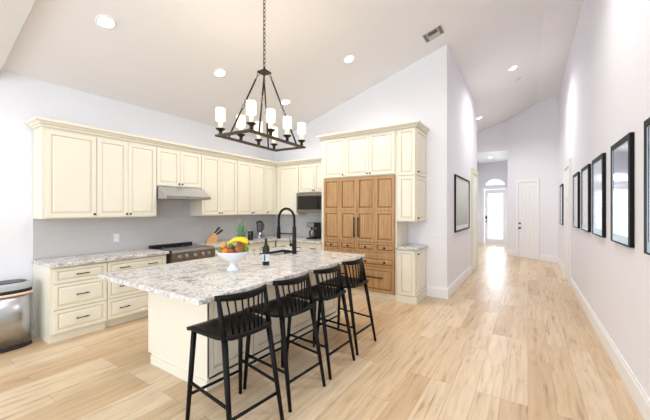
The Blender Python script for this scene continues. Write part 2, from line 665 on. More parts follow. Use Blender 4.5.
def six_panel_door(parent, w, h, t=0.012, rows=((0.1, 0.38), (0.42, 0.70), (0.74, 0.96)), y=0.0):
    b = MB()
    b.box(-w / 2, w / 2, y - t, y, 0.006, h)
    for a, c_ in rows:
        for s in (-1, 1):
            x0, x1 = (0.06, w / 2 - 0.09) if s > 0 else (-w / 2 + 0.09, -0.06)
            b.panel(x0, x1, a * h, c_ * h, t=0.008, b=0.02, yb=y - t, glaze=0, outer=False, deep=0.007)
    return b.build('door_slab', M_trim, parent)


def knob(parent, x, y, z, r=0.028, m=None, name='door_knob'):
    b = MB()
    b.tube([(x, y, z), (x, y - 0.01, z)], r * 1.1, 14)
    b.tube([(x, y - 0.01, z), (x, y - 0.04, z)], r * 0.4, 10)
    b.sphere((x, y - 0.052, z), r, r * 0.7, r, 12)
    return b.build(name, m or M_black, parent)


d = thing('door_1', None, None, (dcen.x + an.x * 0.001, dcen.y + an.y * 0.001, 0), math.atan2(-ad.y, -ad.x))
tag(d, 'white panelled door with black knob and deadbolt on the angled wall', 'door', kind='structure')
casing(d, 0.61, 2.40, 0.085)
six_panel_door(d, 0.60, 2.39)
knob(d, -0.25, -0.012, 0.94)
knob(d, -0.25, -0.012, 1.09, 0.022, name='deadbolt')

d = thing('door_2', None, None, ((DX0 + DX1) / 2, FY, 0))
tag(d, 'glazed white front door with frosted pane at the foyer end', 'door', kind='structure')
casing(d, DX1 - DX0 - 0.01, DZ)
w = DX1 - DX0 - 0.02
b = MB()
for q in ((-w / 2, -w / 2 + 0.13, 0.01, DZ - 0.01), (w / 2 - 0.10, w / 2, 0.01, DZ - 0.01), (-w / 2 + 0.13, w / 2 - 0.10, 0.01, 0.27), (-w / 2 + 0.13, w / 2 - 0.10, 2.24, DZ - 0.01)):
    b.box(q[0], q[1], 0.02, 0.065, q[2], q[3])
b.build('door_frame', M_trim, d)
MB().box(-w / 2 + 0.13, w / 2 - 0.10, 0.035, 0.043, 0.27, 2.24).build('door_glass', M_glass, d)
knob(d, -w / 2 + 0.06, 0.02, 1.02)
MB().box(-w / 2 + 0.03, -w / 2 + 0.09, 0.0, 0.02, 1.12, 1.26, 0.005).build('keypad_lock', M_black, d)
# transom over the front door
wn = MB()
pr_ = [(DX0 + 0.002, 2.602)]
for i in range(13):
    t = i / 12
    pr_.append((DX0 + 0.002 + (DX1 - DX0 - 0.004) * t, 2.60 + 0.275 * math.sin(PI * t)))
outer = [( (DX0 + DX1) / 2 - 0.41 * math.cos(PI * i / 14), 2.604 + 0.272 * math.sin(PI * i / 14)) for i in range(15)]
for i in range(14):
    a0, a1 = outer[i], outer[i + 1]
    cx_ = (DX0 + DX1) / 2
    s_ = 0.86
    k0 = (cx_ + (a0[0] - cx_) * s_, 2.604 + (a0[1] - 2.604) * s_)
    k1 = (cx_ + (a1[0] - cx_) * s_, 2.604 + (a1[1] - 2.604) * s_)
    wn.prism([a0, a1, k1, k0], 1, FY + 0.03, FY + 0.07)
wn.box((DX0 + DX1) / 2 - 0.012, (DX0 + DX1) / 2 + 0.012, FY + 0.03, FY + 0.07, 2.604, 2.83)
wt = wn.build('window_1', M_trim)
struct(wt, 'arched transom window over the glazed front door', 'window')
gl = MB()
gl.prism(outer, 1, FY + 0.045, FY + 0.05)
gl.build('window_pane', M_glass, wt)

d = thing('door_3', None, None, (XR - 0.001, (HD0 + HD1) / 2, 0), R(-90))
tag(d, 'white door in a tall casing on the right hall wall beyond the mirrors', 'door', kind='structure')
casing(d, HD1 - HD0 - 0.02, 2.44, 0.10, 0.035)
six_panel_door(d, HD1 - HD0 - 0.03, 2.43)
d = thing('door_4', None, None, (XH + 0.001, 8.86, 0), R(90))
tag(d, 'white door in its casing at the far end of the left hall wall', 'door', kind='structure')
casing(d, 0.80, 2.44, 0.10, 0.03, M_litcasing)
six_panel_door(d, 0.79, 2.43)

# backsplash
b = MB()
b.box(XL, XL + 0.008, 1.257, YB, 0.916, 1.424)
b.box(XL + 0.001, XL + 0.008, 2.606, 3.387, 1.42, 1.90)
b.box(XL + 0.008, -3.356, YB - 0.008, YB, 0.916, 1.42)
struct(b.build('wall_backsplash', M_tile), 'pale grey tile backsplash behind counters', 'backsplash')


# ------------------------------------------------------------------ cabinetry
CG = [M_cream, M_glaze]
FX, FY_, SX = R(90), 0.0, R(90)     # facing +x, facing -y


def bar_pull(parent, x, y, z, w=0.13, vertical=False, name='handle', r=0.006):
    b = MB()
    if vertical:
        b.tube([(x, y - 0.032, z - w / 2), (x, y - 0.032, z + w / 2)], r, 8)
        for s in (-1, 1):
            b.tube([(x, y, z + s * w * 0.4), (x, y - 0.032, z + s * w * 0.4)], r * 0.9, 6)
    else:
        b.tube([(x - w / 2, y - 0.028, z), (x + w / 2, y - 0.028, z)], r, 8)
        for s in (-1, 1):
            b.tube([(x + s * w * 0.38, y, z), (x + s * w * 0.38, y - 0.028, z)], r * 0.9, 6)
    o = b.build(name, M_black, parent)
    return o


def small_knob(parent, x, y, z, r=0.014):
    b = MB()
    b.tube([(x, y, z), (x, y - 0.016, z)], r * 0.5, 8)
    b.sphere((x, y - 0.022, z), r, r * 0.7, r, 10)
    return b.build('knob', M_black, parent)


def door(parent, x0, x1, z0, z1, kx=None, kz=None, fw_=0.052, y=0.0):
    o = MB().panel(x0, x1, z0, z1, t=0.02, b=fw_, yb=y).build('door', CG, parent)
    if kx is not None:
        small_knob(o, kx, y - 0.02, kz)
    return o


def drawer(parent, x0, x1, z0, z1, pulls, y=0.0):
    o = MB().panel(x0, x1, z0, z1, t=0.02, b=0.035, yb=y).build('drawer', CG, parent)
    for px in pulls:
        bar_pull(o, px, y - 0.02, (z0 + z1) / 2)
    return o


def upper(label, loc, rz, w, d_, h, doors, knobs, group='cream wall cabinets'):
    t = thing('wall_cabinet', label, 'cabinet', loc, rz, group)
    b = MB()
    b.box(0.001, w - 0.001, 0, d_ - 0.001, 0, h)
    b.build('body', CG, t)
    for (a, e), k in zip(doors, knobs):
        door(t, a, e, 0.012, h - 0.03, k, 0.05 if k is not None else None)
    return t


UX = -4.80       # wall-cabinet carcass front; doors reach -4.78
UZ, UT = 1.424, 2.52
DP = UX - XL - 0.009   # carcass depth
U = lambda y0: (UX, y0, UZ)
upper('cream wall cabinet with one wide door at the left end of the run', U(1.258), FX, 0.552, DP, UT - UZ, [(0.03, 0.549)], [0.52])
upper('cream wall cabinet with two doors left of the steel hood', U(1.811), FX, 0.793, DP, UT - UZ, [(0.004, 0.383), (0.387, 0.789)], [0.36, 0.41])
upper('short cream wall cabinet with two doors above the steel hood', (UX, 2.606, 1.90), FX, 0.782, DP, UT - 1.90, [(0.004, 0.384), (0.389, 0.778)], [0.358, 0.415])
upper('cream wall cabinet with two doors directly right of the steel hood', U(3.39), FX, 0.80, DP, UT - UZ, [(0.004, 0.391), (0.395, 0.796)], [0.365, 0.421])
upper('cream wall cabinet with two doors, second right of the steel hood', U(4.192), FX, 0.80, DP, UT - UZ, [(0.004, 0.397), (0.401, 0.796)], [0.371, 0.427])
upper('narrow cream wall cabinet with one door beside the room corner', U(4.994), FX, 0.62, DP, UT - UZ, [(0.004, 0.290)], [0.035])
upper('cream corner cabinet with one wide door left of the microwave', (-4.797, 5.341, UZ), 0, 0.647, YB - 5.341 - 0.009, UT - UZ, [(0.067, 0.637)], [None])
upper('short cream wall cabinet with two doors above the microwave', (-4.148, 5.341, 1.89), 0, 0.79, YB - 5.341 - 0.009, UT - 1.89, [(0.012, 0.406), (0.411, 0.786)], [0.385, 0.435])


def crown(name, path, z0, z1, out0, out1, label):
    """moulding along an open path of (x,y) with left-hand outward offset"""
    prof = [(-0.012, z0), (out0, z0), (out0, z0 + 0.018), (out0 + 0.006, z0 + 0.03), ((out0 + out1) / 2 - 0.004, z0 + (z1 - z0) * 0.55), (out1 - 0.006, z1 - 0.03), (out1, z1 - 0.026), (out1, z1), (-0.012, z1)]
    b = MB()
    P = [Vector((*p, 0)) for p in path]
    rows = []
    for i, p in enumerate(P):
        ns = []
        if i > 0:
            t = (p - P[i - 1]).normalized(); ns.append(Vector((t.y, -t.x, 0)))
        if i < len(P) - 1:
            t = (P[i + 1] - p).normalized(); ns.append(Vector((t.y, -t.x, 0)))
        n = ns[0] if len(ns) == 1 else (ns[0] + ns[1]) / (1 + ns[0].dot(ns[1]))
        rows.append([b.v(*(p + n * a + Vector((0, 0, z)))) for a, z in prof])
    k = len(prof)
    for i in range(len(rows) - 1):
        for j in range(k):
            b.face([rows[i][j], rows[i][(j + 1) % k], rows[i + 1][(j + 1) % k], rows[i + 1][j]], 1 if j in (2,) else 0)
    b.face(rows[0][::-1]); b.face(rows[-1])
    o = b.build(name, CG)
    return tag(o, label, 'crown moulding')


crown('crown_moulding', [(XL + 0.012, 1.259), (UX + 0.0, 1.259), (UX, 5.341), (-3.36, 5.341)], 2.521, 2.607, 0.024, 0.075, 'cream crown moulding running along the top of the lower wall cabinets')

# base cabinets along the left wall
BX = -4.538
BD = BX - XL - 0.009


def base_cab(label, loc, rz, w, d_, fronts, end=False, group='cream base cabinets', toe=0.06):
    t = thing('base_cabinet', label, 'cabinet', loc, rz, group)
    MB().box(0.001, w - 0.001, 0, d_ - 0.001, 0.10, 0.874).build('body', CG, t)
    MB().box(0.001, w - 0.001, toe if not end else 0.03, d_ - 0.001, 0.001, 0.10).build('toe_kick', M_cream, t)
    for f in fronts:
        if f[0] == 'w':
            drawer(t, f[1], f[2], f[3], f[4], f[5])
        else:
            door(t, f[1], f[2], f[3], f[4], f[5], f[6])
    return t


Z3 = [(0.112, 0.372), (0.380, 0.672), (0.680, 0.855)]
base_cab('cream three-drawer base cabinet at the left end beside the steel bin', (BX, 1.258, 0), FX, 0.566, BD, [('w', 0.03, 0.562, a, b_, [0.30]) for a, b_ in Z3], end=True)
base_cab('wide cream three-drawer base cabinet left of the range', (BX, 1.826, 0), FX, 0.79, BD, [('w', 0.006, 0.766, a, b_, [0.2, 0.57]) for a, b_ in Z3])
base_cab('cream base cabinet under the counter right of the range', (BX, 3.43, 0), FX, 1.59, BD, [('w', 0.006, 0.8, a, b_, [0.4]) for a, b_ in Z3] + [('w', 0.806, 1.56, 0.680, 0.855, [1.2]), ('d', 0.806, 1.18, 0.112, 0.672, 1.15, 0.62), ('d', 1.186, 1.56, 0.112, 0.672, 1.22, 0.62)])
base_cab('cream base cabinet under the coffee maker', (-4.536, 5.041, 0), 0, 1.178, YB - 5.041 - 0.009, [('w', 0.03, 0.45, 0.680, 0.855, [0.24]), ('w', 0.456, 0.81, 0.680, 0.855, [0.63]), ('w', 0.816, 1.172, 0.680, 0.855, [0.99]), ('d', 0.03, 0.45, 0.112, 0.672, 0.42, 0.62), ('d', 0.456, 0.81, 0.112, 0.672, 0.78, 0.62), ('d', 0.816, 1.172, 0.112, 0.672, 0.85, 0.62)])

tag(MB().box(XL + 0.009, -4.478, 1.245, 2.63, 0.875, 0.915, 0.006).build('countertop', M_granite), 'speckled granite countertop left of the range', 'countertop', 'granite countertops')
b = MB()
b.box(XL + 0.009, -4.478, 3.425, 5.61, 0.875, 0.915, 0.006)
b.box(-4.4785, -3.36, 4.985, YB - 0.010, 0.875, 0.915, 0.006)
tag(b.build('countertop', M_granite), 'L-shaped granite countertop from the range round the corner to the refrigerator', 'countertop', 'granite countertops')

# tall run: over-refrigerator cabinet, refrigerator, pantry column
TF = 5.035       # carcass front, doors reach 5.015
t = thing('tall_cabinet', 'tall cream cabinet with three doors above the oak refrigerator', 'cabinet', (-3.354, TF, 0))
TD = YB - TF - 0.002
b = MB()
b.box(0.0, 0.055, 0, TD, 0.001, 2.125)
b.box(1.488, 1.51, 0, TD, 0.001, 2.125)
b.box(0.0, 1.51, 0, TD, 2.125, 2.875)
b.build('body', CG, t)
MB().box(0.056, 1.487, 0.012, 0.03, 0.001, 0.098).build('toe_kick', M_cream, t)
for i, (k) in enumerate((0.49, 0.98, 1.04)):
    x0 = (0.062, 0.537, 1.012)[i]
    door(t, x0, x0 + 0.471, 2.140, 2.862, k, 2.175)

def oak_panel(b, x0, x1, z0, z1, bb=0.05):
    b.panel(x0, x1, z0, z1, t=0.022, b=bb, yb=0.0, glaze=1, deep=0.012)


OK = [M_oak, M_oakdark]
fr = thing('refrigerator', 'built-in refrigerator behind honey oak panelled doors and drawers', 'refrigerator', (-3.297, TF - 0.004, 0))
MB().box(0.001, 1.426, 0.0, 0.55, 0.10, 2.12).build('body', OK, fr)
for i in range(2):
    x0 = 0.004 + i * 0.712
    b = MB()
    for k in range(2):
        xa = x0 + k * 0.3555
        oak_panel(b, xa, xa + 0.355, 0.965, 1.515)
        oak_panel(b, xa, xa + 0.355, 1.517, 2.112)
    o = b.build('door', OK, fr)
    bar_pull(o, 0.675 if i == 0 else 0.757, -0.022, 1.22, 0.36, True, r=0.011)
    for k in range(2):
        xa = x0 + k * 0.3555
        b = MB(); oak_panel(b, xa + 0.002, xa + 0.353, 0.80, 0.955, 0.03)
        o = b.build('drawer', OK, fr)
        small_knob(o, xa + 0.178, -0.022, 0.878, 0.02)
    b = MB(); oak_panel(b, x0 + 0.002, x0 + 0.708, 0.545, 0.715, 0.03)
    b.box(x0 + 0.002, x0 + 0.708, -0.016, 0, 0.718, 0.797)
    o = b.build('drawer', OK, fr)
    for k in range(2):
        small_knob(o, x0 + 0.178 + 0.355 * k, -0.022, 0.63, 0.02)
    b = MB(); oak_panel(b, x0 + 0.002, x0 + 0.708, 0.105, 0.535, 0.05)
    o = b.build('drawer', OK, fr)
    bar_pull(o, x0 + 0.355, -0.022, 0.36, 0.30, r=0.010)

PX0, PX1 = -1.842, -1.523
pc = thing('pantry_cabinet', 'narrow tall cream cabinet with side doors above the small granite counter', 'cabinet', (PX0, TF, 0))
pw = PX1 - PX0
b = MB()
b.box(0.001, pw, 0, TD, 1.335, 2.875)
b.build('body', CG, pc)
for z0, z1 in ((1.345, 2.085), (2.10, 2.862)):
    MB().panel(0.03, pw - 0.004, z0, z1, t=0.02, b=0.05).build('end_panel', CG, pc)
    o = MB().panel(0.004, TD - 0.006, z0, z1, t=0.02, b=0.05, yb=0).build('door', CG, pc)
    small_knob(o, 0.03, -0.02, z0 + 0.05)
    o.location = (pw, 0, 0)
    o.rotation_euler = (0, 0, R(90))
bc = thing('base_cabinet', 'narrow cream base cabinet with side door right of the refrigerator', 'cabinet', (PX0, TF, 0), 0, 'cream base cabinets')
MB().box(0.001, pw, 0, TD, 0.001, 0.874).build('body', CG, bc)
MB().panel(0.03, pw - 0.004, 0.125, 0.862, t=0.02, b=0.05).build('end_panel', CG, bc)
b = MB()
b.box(0.002, pw + 0.021, -0.022, 0, 0.001, 0.115)
b.box(pw, pw + 0.021, 0, TD, 0.001, 0.115)
b.build('base_moulding', M_cream, bc)
o = MB().panel(0.004, TD - 0.006, 0.125, 0.862, t=0.02, b=0.05).build('door', CG, bc)
small_knob(o, 0.03, -0.02, 0.81)
o.location = (pw, 0, 0)
o.rotation_euler = (0, 0, R(90))
tag(MB().box(PX0 + 0.002, -1.482, 4.99, YB - 0.002, 0.875, 0.915, 0.006).build('countertop', M_granite), 'small granite countertop right of the refrigerator', 'countertop', 'granite countertops')
crown('crown_moulding', [(-3.354, YB - 0.01), (-3.354, TF - 0.001), (PX1 + 0.0, TF - 0.001), (PX1, YB - 0.004)], 2.876, 2.958, 0.024, 0.075, 'cream crown moulding on top of the tall refrigerator cabinets')

# ------------------------------------------------------------------ appliances
rg = thing('kitchen_range', 'stainless steel range with black cooktop and five knobs', 'range', (-4.47, 2.65, 0), FX)
RW = 0.755
b = MB()
b.box(0, RW, 0.0, 0.635, 0.10, 0.895)
b.build('body', M_steel2, rg)
MB().box(0.03, RW - 0.03, 0.06, 0.6, 0.001, 0.10).build('toe_kick', M_blackplastic, rg)
b = MB()
b.box(0.0, RW, 0.0, 0.635, 0.895, 0.918, 0.004)
b.build('cooktop', M_blackglass, rg)
for q in ((0.2, 0.18, 0.09), (0.56, 0.18, 0.09), (0.2, 0.44, 0.075), (0.56, 0.44, 0.1)):
    b = MB(); b.lathe([(q[2], 0.9183), (q[2] - 0.004, 0.9183)], 28, cx=q[0], cy=q[1], cap=False); b.build('burner_ring', M_grey, rg)
MB().box(0.0, RW, 0.60, 0.635, 0.918, 0.955, 0.004).build('rear_trim', M_blackplastic, rg)
b = MB()
b.prism([(0.0, 0.735), (-0.03, 0.735), (-0.03, 0.88), (-0.012, 0.917), (0.0, 0.917)], 0, 0.0, RW)
b.build('control_panel', M_steel2, rg)
for i, kx in enumerate((0.12, 0.235, 0.378, 0.52, 0.63)):
    b = MB()
    b.tube([(kx, -0.03, 0.815), (kx, -0.04, 0.815)], 0.032, 16)
    b.tube([(kx, -0.04, 0.815), (kx, -0.07, 0.815)], [0.026, 0.022], 16)
    b.build('knob', M_steel, rg)
od = MB().box(0.005, RW - 0.005, -0.028, 0, 0.24, 0.725, 0.004).build('oven_door', M_steel2, rg)
MB().box(0.10, RW - 0.10, -0.031, -0.028, 0.33, 0.60).build('oven_window', M_blackglass, od)
b = MB()
b.tube([(0.06, -0.075, 0.68), (RW - 0.06, -0.075, 0.68)], 0.013, 10)
for kx in (0.1, RW - 0.1):
    b.tube([(kx, -0.028, 0.68), (kx, -0.075, 0.68)], 0.009, 8)
b.build('handle', M_steel, od)
MB().box(0.005, RW - 0.005, -0.028, 0, 0.105, 0.232, 0.004).build('drawer', M_steel2, rg)

hd = thing('range_hood', 'slim stainless steel range hood under the short wall cabinet', 'range hood', (XL + 0.009, 2.612, 1.70), 0)
b = MB()
b.prism([(0.0, 0.0), (0.60, 0.0), (0.60, 0.045), (0.575, 0.06), (0.34, 0.198), (0.0, 0.198)], 1, 0.0, 0.77)
b.build('canopy', M_steel, hd)
MB().box(0.05, 0.56, 0.03, 0.74, -0.004, 0.0).build('filter', M_steel2, hd)
for yy in (0.33, 0.37):
    b = MB(); b.tube([(0.60, yy, 0.024), (0.606, yy, 0.024)], 0.006, 8); b.build('button', M_blackplastic, hd)

mw = thing('microwave', 'black and stainless steel microwave under the short back cabinet', 'microwave', (-4.145, 5.25, 1.46))
MB().box(0.0, 0.785, 0.02, YB - 5.25 - 0.009, 0.0, 0.429).build('body', M_blackplastic, mw)
b = MB()
b.box(0.0, 0.785, 0.0, 0.02, 0.36, 0.429); b.box(0.0, 0.785, 0.0, 0.02, 0.0, 0.075); b.box(0.0, 0.03, 0.0, 0.02, 0.075, 0.36)
b.build('front_frame', M_steel2, mw)
dr = MB().box(0.03, 0.60, -0.006, 0.02, 0.075, 0.36, 0.003).build('door', M_blackglass, mw)
bar_pull(dr, 0.575, -0.006, 0.225, 0.26, True, r=0.008)
cp = MB().box(0.605, 0.785, -0.003, 0.02, 0.075, 0.36).build('control_panel', M_blackplastic, mw)

# ------------------------------------------------------------------ island
IX0, IX1, IY0, IY1 = -3.454, -1.885, 1.315, 3.915
PX_L, PX_R, PY0, PY1 = -3.215, -2.275, 1.665, 3.80
isl = thing('kitchen_island', 'long cream island base with panelled sides under the granite top', 'island', ((PX_L + PX_R) / 2, (PY0 + PY1) / 2, 0))
ox, oy = -(PX_L + PX_R) / 2, -(PY0 + PY1) / 2
T_ = Matrix.Translation((ox, oy, 0))
b = MB()
b.box(PX_L + 0.02, PX_R - 0.02, PY0 + 0.02, PY0 + 0.04, 0.10, 0.874)
b.box(PX_L + 0.02, PX_R - 0.02, PY1 - 0.04, PY1 - 0.02, 0.10, 0.874)
b.box(PX_L + 0.02, PX_L + 0.04, PY0 + 0.02, PY1 - 0.02, 0.10, 0.874)
b.box(PX_R - 0.04, PX_R - 0.02, PY0 + 0.02, PY1 - 0.02, 0.10, 0.874)
b.box(PX_L + 0.02, PX_R - 0.02, PY0 + 0.02, PY1 - 0.02, 0.10, 0.12)
b.build('body', CG, isl, M=T_)
b = MB()
b.prism([(PX_L, 0.10), (PX_L + 0.065, 0.10), (PX_L + 0.065, 0.001), (PX_R, 0.001), (PX_R, 0.874), (PX_L, 0.874)], 1, PY0, PY0 + 0.02)
b.build('end_panel', M_cream, isl, M=T_)
b = MB()
b.prism([(PX_L, 0.10), (PX_L + 0.065, 0.10), (PX_L + 0.065, 0.001), (PX_R, 0.001), (PX_R, 0.874), (PX_L, 0.874)], 1, PY1 - 0.02, PY1)
b.build('end_panel', M_cream, isl, M=T_)
b = MB()
b.box(PX_L + 0.066, PX_R + 0.012, PY0 - 0.012, PY0, 0.001, 0.085)
b.box(PX_R, PX_R + 0.012, PY0, PY1, 0.001, 0.085)
b.build('base_moulding', M_cream, isl, M=T_)
MB().box(PX_L + 0.066, PX_L + 0.08, PY0 + 0.02, PY1 - 0.02, 0.001, 0.10).build('toe_kick', M_cream, isl, M=T_)
nd = 4
seg = (PY1 - PY0) / nd
for i in range(nd):
    y0 = PY0 + i * seg
    o = MB().panel(0.006, seg - 0.006, 0.10, 0.868, t=0.02, b=0.06).build('side_panel', CG, isl, M=T_ @ Matrix.Translation((PX_R - 0.02, y0, 0)) @ Matrix.Rotation(R(90), 4, 'Z'))
for i in range(nd):
    y0 = PY0 + i * seg
    o = MB().panel(0.006, seg - 0.006, 0.12, 0.868, t=0.02, b=0.06).build('door', CG, isl, M=T_ @ Matrix.Translation((PX_L + 0.02, y0 + seg, 0)) @ Matrix.Rotation(R(-90), 4, 'Z'))

# counter with the sink cut-out
SX0, SX1, SY0, SY1 = -3.20, -2.84, 3.14, 3.72
b = MB()
xs = [IX0, SX0, SX1, IX1]
ys = [IY0, SY0, SY1, IY1]
z0, z1 = 0.875, 0.915
grid = {}
for zi, z in enumerate((z0, z1)):
    for i, x in enumerate(xs):
        for j, y in enumerate(ys):
            grid[i, j, zi] = b.v(x, y, z)
for i in range(3):
    for j in range(3):
        if i == 1 and j == 1:
            continue
        b.face([grid[i, j, 1], grid[i + 1, j, 1], grid[i + 1, j + 1, 1], grid[i, j + 1, 1]])
        b.face([grid[i, j, 0], grid[i, j + 1, 0], grid[i + 1, j + 1, 0], grid[i + 1, j, 0]])
for i in range(3):
    b.face([grid[i, 0, 0], grid[i + 1, 0, 0], grid[i + 1, 0, 1], grid[i, 0, 1]])
    b.face([grid[i, 3, 0], grid[i, 3, 1], grid[i + 1, 3, 1], grid[i + 1, 3, 0]])
    b.face([grid[0, i, 0], grid[0, i, 1], grid[0, i + 1, 1], grid[0, i + 1, 0]])
    b.face([grid[3, i, 0], grid[3, i + 1, 0], grid[3, i + 1, 1], grid[3, i, 1]])
b.face([grid[1, 1, 0], grid[1, 1, 1], grid[2, 1, 1], grid[2, 1, 0]])
b.face([grid[1, 2, 0], grid[2, 2, 0], grid[2, 2, 1], grid[1, 2, 1]])
b.face([grid[1, 1, 0], grid[1, 2, 0], grid[1, 2, 1], grid[1, 1, 1]])
b.face([grid[2, 1, 0], grid[2, 1, 1], grid[2, 2, 1], grid[2, 2, 0]])
ct = b.build('countertop', M_granite)
tag(ct, 'large granite island countertop with sink cut-out and stool overhang', 'countertop', 'granite countertops')
mod = ct.modifiers.new('soft_edge', 'BEVEL')
mod.width = 0.006
mod.segments = 2
mod.limit_method = 'ANGLE'

sk = thing('sink', 'stainless steel sink set into the island countertop', 'sink', ((SX0 + SX1) / 2, (SY0 + SY1) / 2, 0.66))
a, e, h_ = (SX1 - SX0) / 2 - 0.008, (SY1 - SY0) / 2 - 0.008, 0.252
b = MB()
b.box(-a - 0.0, a, -e, e, 0, 0.006)
b.box(-a - 0.006, -a, -e - 0.006, e + 0.006, 0, h_)
b.box(a, a + 0.006, -e - 0.006, e + 0.006, 0, h_)
b.box(-a, a, -e - 0.006, -e, 0, h_)
b.box(-a, a, e, e + 0.006, 0, h_)
b.build('basin', M_sinkdark, sk)
b = MB(); b.lathe([(0.045, 0.006), (0.045, 0.009), (0.03, 0.009), (0.028, 0.007)], 16); b.build('drain', M_steel, sk)

fc = thing('faucet', 'tall black spring-neck faucet standing beside the island sink', 'faucet', (-2.75, 3.435, 0.915))
b = MB()
b.lathe([(0.034, 0.0005), (0.034, 0.012), (0.031, 0.02), (0.031, 0.20), (0.028, 0.20), (0.028, 0.38), (0.018, 0.385)], 16)
b.build('body', M_black, fc)
path = []
for i in range(21):
    t = i / 20
    if t < 0.25:
        path.append((0, 0, 0.38 + 0.10 * t / 0.25))
    elif t < 0.75:
        q = (t - 0.25) / 0.5 * PI
        path.append((-0.145 + 0.145 * math.cos(q), 0, 0.48 + 0.155 * math.sin(q)))
    else:
        path.append((-0.29, 0, 0.48 - 0.10 * (t - 0.75) / 0.25))
b = MB()
pts2 = []
for i in range(len(path) - 1):
    for k in range(4):
        pts2.append(Vector(path[i]).lerp(Vector(path[i + 1]), k / 4))
b.tube(pts2, [0.019 if i % 2 else 0.016 for i in range(len(pts2))], 8)
b.build('spring_neck', M_black, fc)
b = MB()
b.lathe([(0.02, 0.385), (0.026, 0.37), (0.026, 0.24), (0.03, 0.20), (0.024, 0.196)], 12, cx=-0.29)
b.build('spray_head', M_black, fc)
b = MB()
b.tube([(0, 0, 0.275), (-0.265, 0, 0.275)], 0.009, 8)
b.lathe([(0.03, 0.262), (0.03, 0.288)], 12, cx=-0.29)
b.build('docking_arm', M_black, fc)
b = MB()
b.tube([(-0.02, 0, 0.12), (-0.075, 0, 0.12)], 0.02, 10)
b.tube([(-0.06, 0, 0.125), (-0.085, 0, 0.21)], 0.007, 8)
b.build('lever', M_black, fc)

# ------------------------------------------------------------------ bar stools
def make_stool():
    t = thing('bar_stool', None, 'stool')
    # local: faces -x, width along y
    sw, z = 0.225, 0.69
    b = MB()
    b.smooth = True
    nx, ny = 8, 12
    top, bot = {}, {}
    for i in range(nx + 1):
        u = i / nx
        x = -0.235 + 0.455 * u
        half = 0.236 - 0.045 * u ** 2 * 1.0
        if u > 0.85:
            half -= (u - 0.85) * 0.15
        for j in range(ny + 1):
            v_ = j / ny * 2 - 1
            dish = -0.024 * (1 - v_ * v_) * (0.35 + 0.65 * math.sin(PI * min(1, u * 1.05))) + 0.02 * max(0, u - 0.75) / 0.25 * 0.6
            roll = -0.012 * max(0, 0.12 - u) / 0.12
            xx = x - 0.02 * (1 - v_ * v_) * (1 - u)
            top[i, j] = b.v(xx, half * v_, z + dish + roll + 0.012)
            bot[i, j] = b.v(xx, half * v_ * 0.985, z + dish + roll - 0.014)
    for i in range(nx):
        for j in range(ny):
            b.face([top[i, j], top[i + 1, j], top[i + 1, j + 1], top[i, j + 1]])
            b.face([bot[i, j], bot[i, j + 1], bot[i + 1, j + 1], bot[i + 1, j]])
    for i in range(nx):
        b.face([top[i, 0], bot[i, 0], bot[i + 1, 0], top[i + 1, 0]])
        b.face([top[i, ny], top[i + 1, ny], bot[i + 1, ny], bot[i, ny]])
    for j in range(ny):
        b.face([top[0, j], top[0, j + 1], bot[0, j + 1], bot[0, j]])
        b.face([top[nx, j], bot[nx, j], bot[nx, j + 1], top[nx, j + 1]])
    b.build('seat', M_stool, t)
    FF = lambda s: (Vector((-0.238, s * 0.228, 0.001)), Vector((-0.195, s * 0.198, z - 0.012)))
    RF = lambda s: (Vector((0.285, s * 0.215, 0.001)), Vector((0.165, s * 0.185, z - 0.005)))
    for s in (-1, 1):
        p, q = FF(s)
        MB().tube([p, p.lerp(q, 0.5), q], [0.014, 0.018, 0.02], 10).build('leg', M_stool, t)
    for s in (-1, 1):
        p, q = RF(s)
        MB().tube([p, p.lerp(q, 0.5), q], [0.014, 0.018, 0.021], 10).build('leg', M_stool, t)
    at = lambda pq, zz: pq[0].lerp(pq[1], zz / pq[1].z)
    for s in (-1, 1):
        MB().tube([at(FF(s), 0.29), at(RF(s), 0.27)], 0.011, 8).build('stretcher', M_stool, t)
    for f in (FF, RF):
        MB().tube([at(f(-1), 0.20), at(f(1), 0.20)], 0.011, 8).build('stretcher', M_stool, t)
    # back: rail bowed to the rear, two posts, seven spindles
    rz_ = 0.942
    rail = lambda v_: Vector((0.108 + 0.060 * (1 - v_ * v_), v_ * 0.202, rz_ + 0.006 * v_ * v_))
    b = MB()
    b.smooth = True
    n = 16
    rows = []
    for i in range(n + 1):
        v_ = -1.06 + 2.12 * i / n
        p = rail(v_)
        hh = 0.018 + 0.006 * (1 - v_ * v_)
        rows.append([b.v(p.x - 0.011, p.y, p.z - hh), b.v(p.x + 0.011, p.y, p.z - hh), b.v(p.x + 0.013, p.y, p.z + hh), b.v(p.x - 0.009, p.y, p.z + hh)])
    for i in range(n):
        for k in range(4):
            b.face([rows[i][k], rows[i][(k + 1) % 4], rows[i + 1][(k + 1) % 4], rows[i + 1][k]])
    b.face(rows[0][::-1]); b.face(rows[-1])
    b.build('top_rail', M_stool, t)
    for s in (-1, 1):
        p, q = Vector((0.168, s * 0.19, z - 0.01)), rail(s * 0.97)
        MB().tube([p, p.lerp(q, 0.5), q], [0.02, 0.018, 0.014], 10).build('back_post', M_stool, t)
    for k in range(7):
        v_ = -0.75 + 1.5 * k / 6
        q = rail(v_)
        p = Vector((0.155 + 0.035 * (1 - v_ * v_), v_ * 0.155, z - 0.008))
        MB().tube([p, q], [0.0075, 0.0065], 6).build('spindle', M_stool, t)
    return t


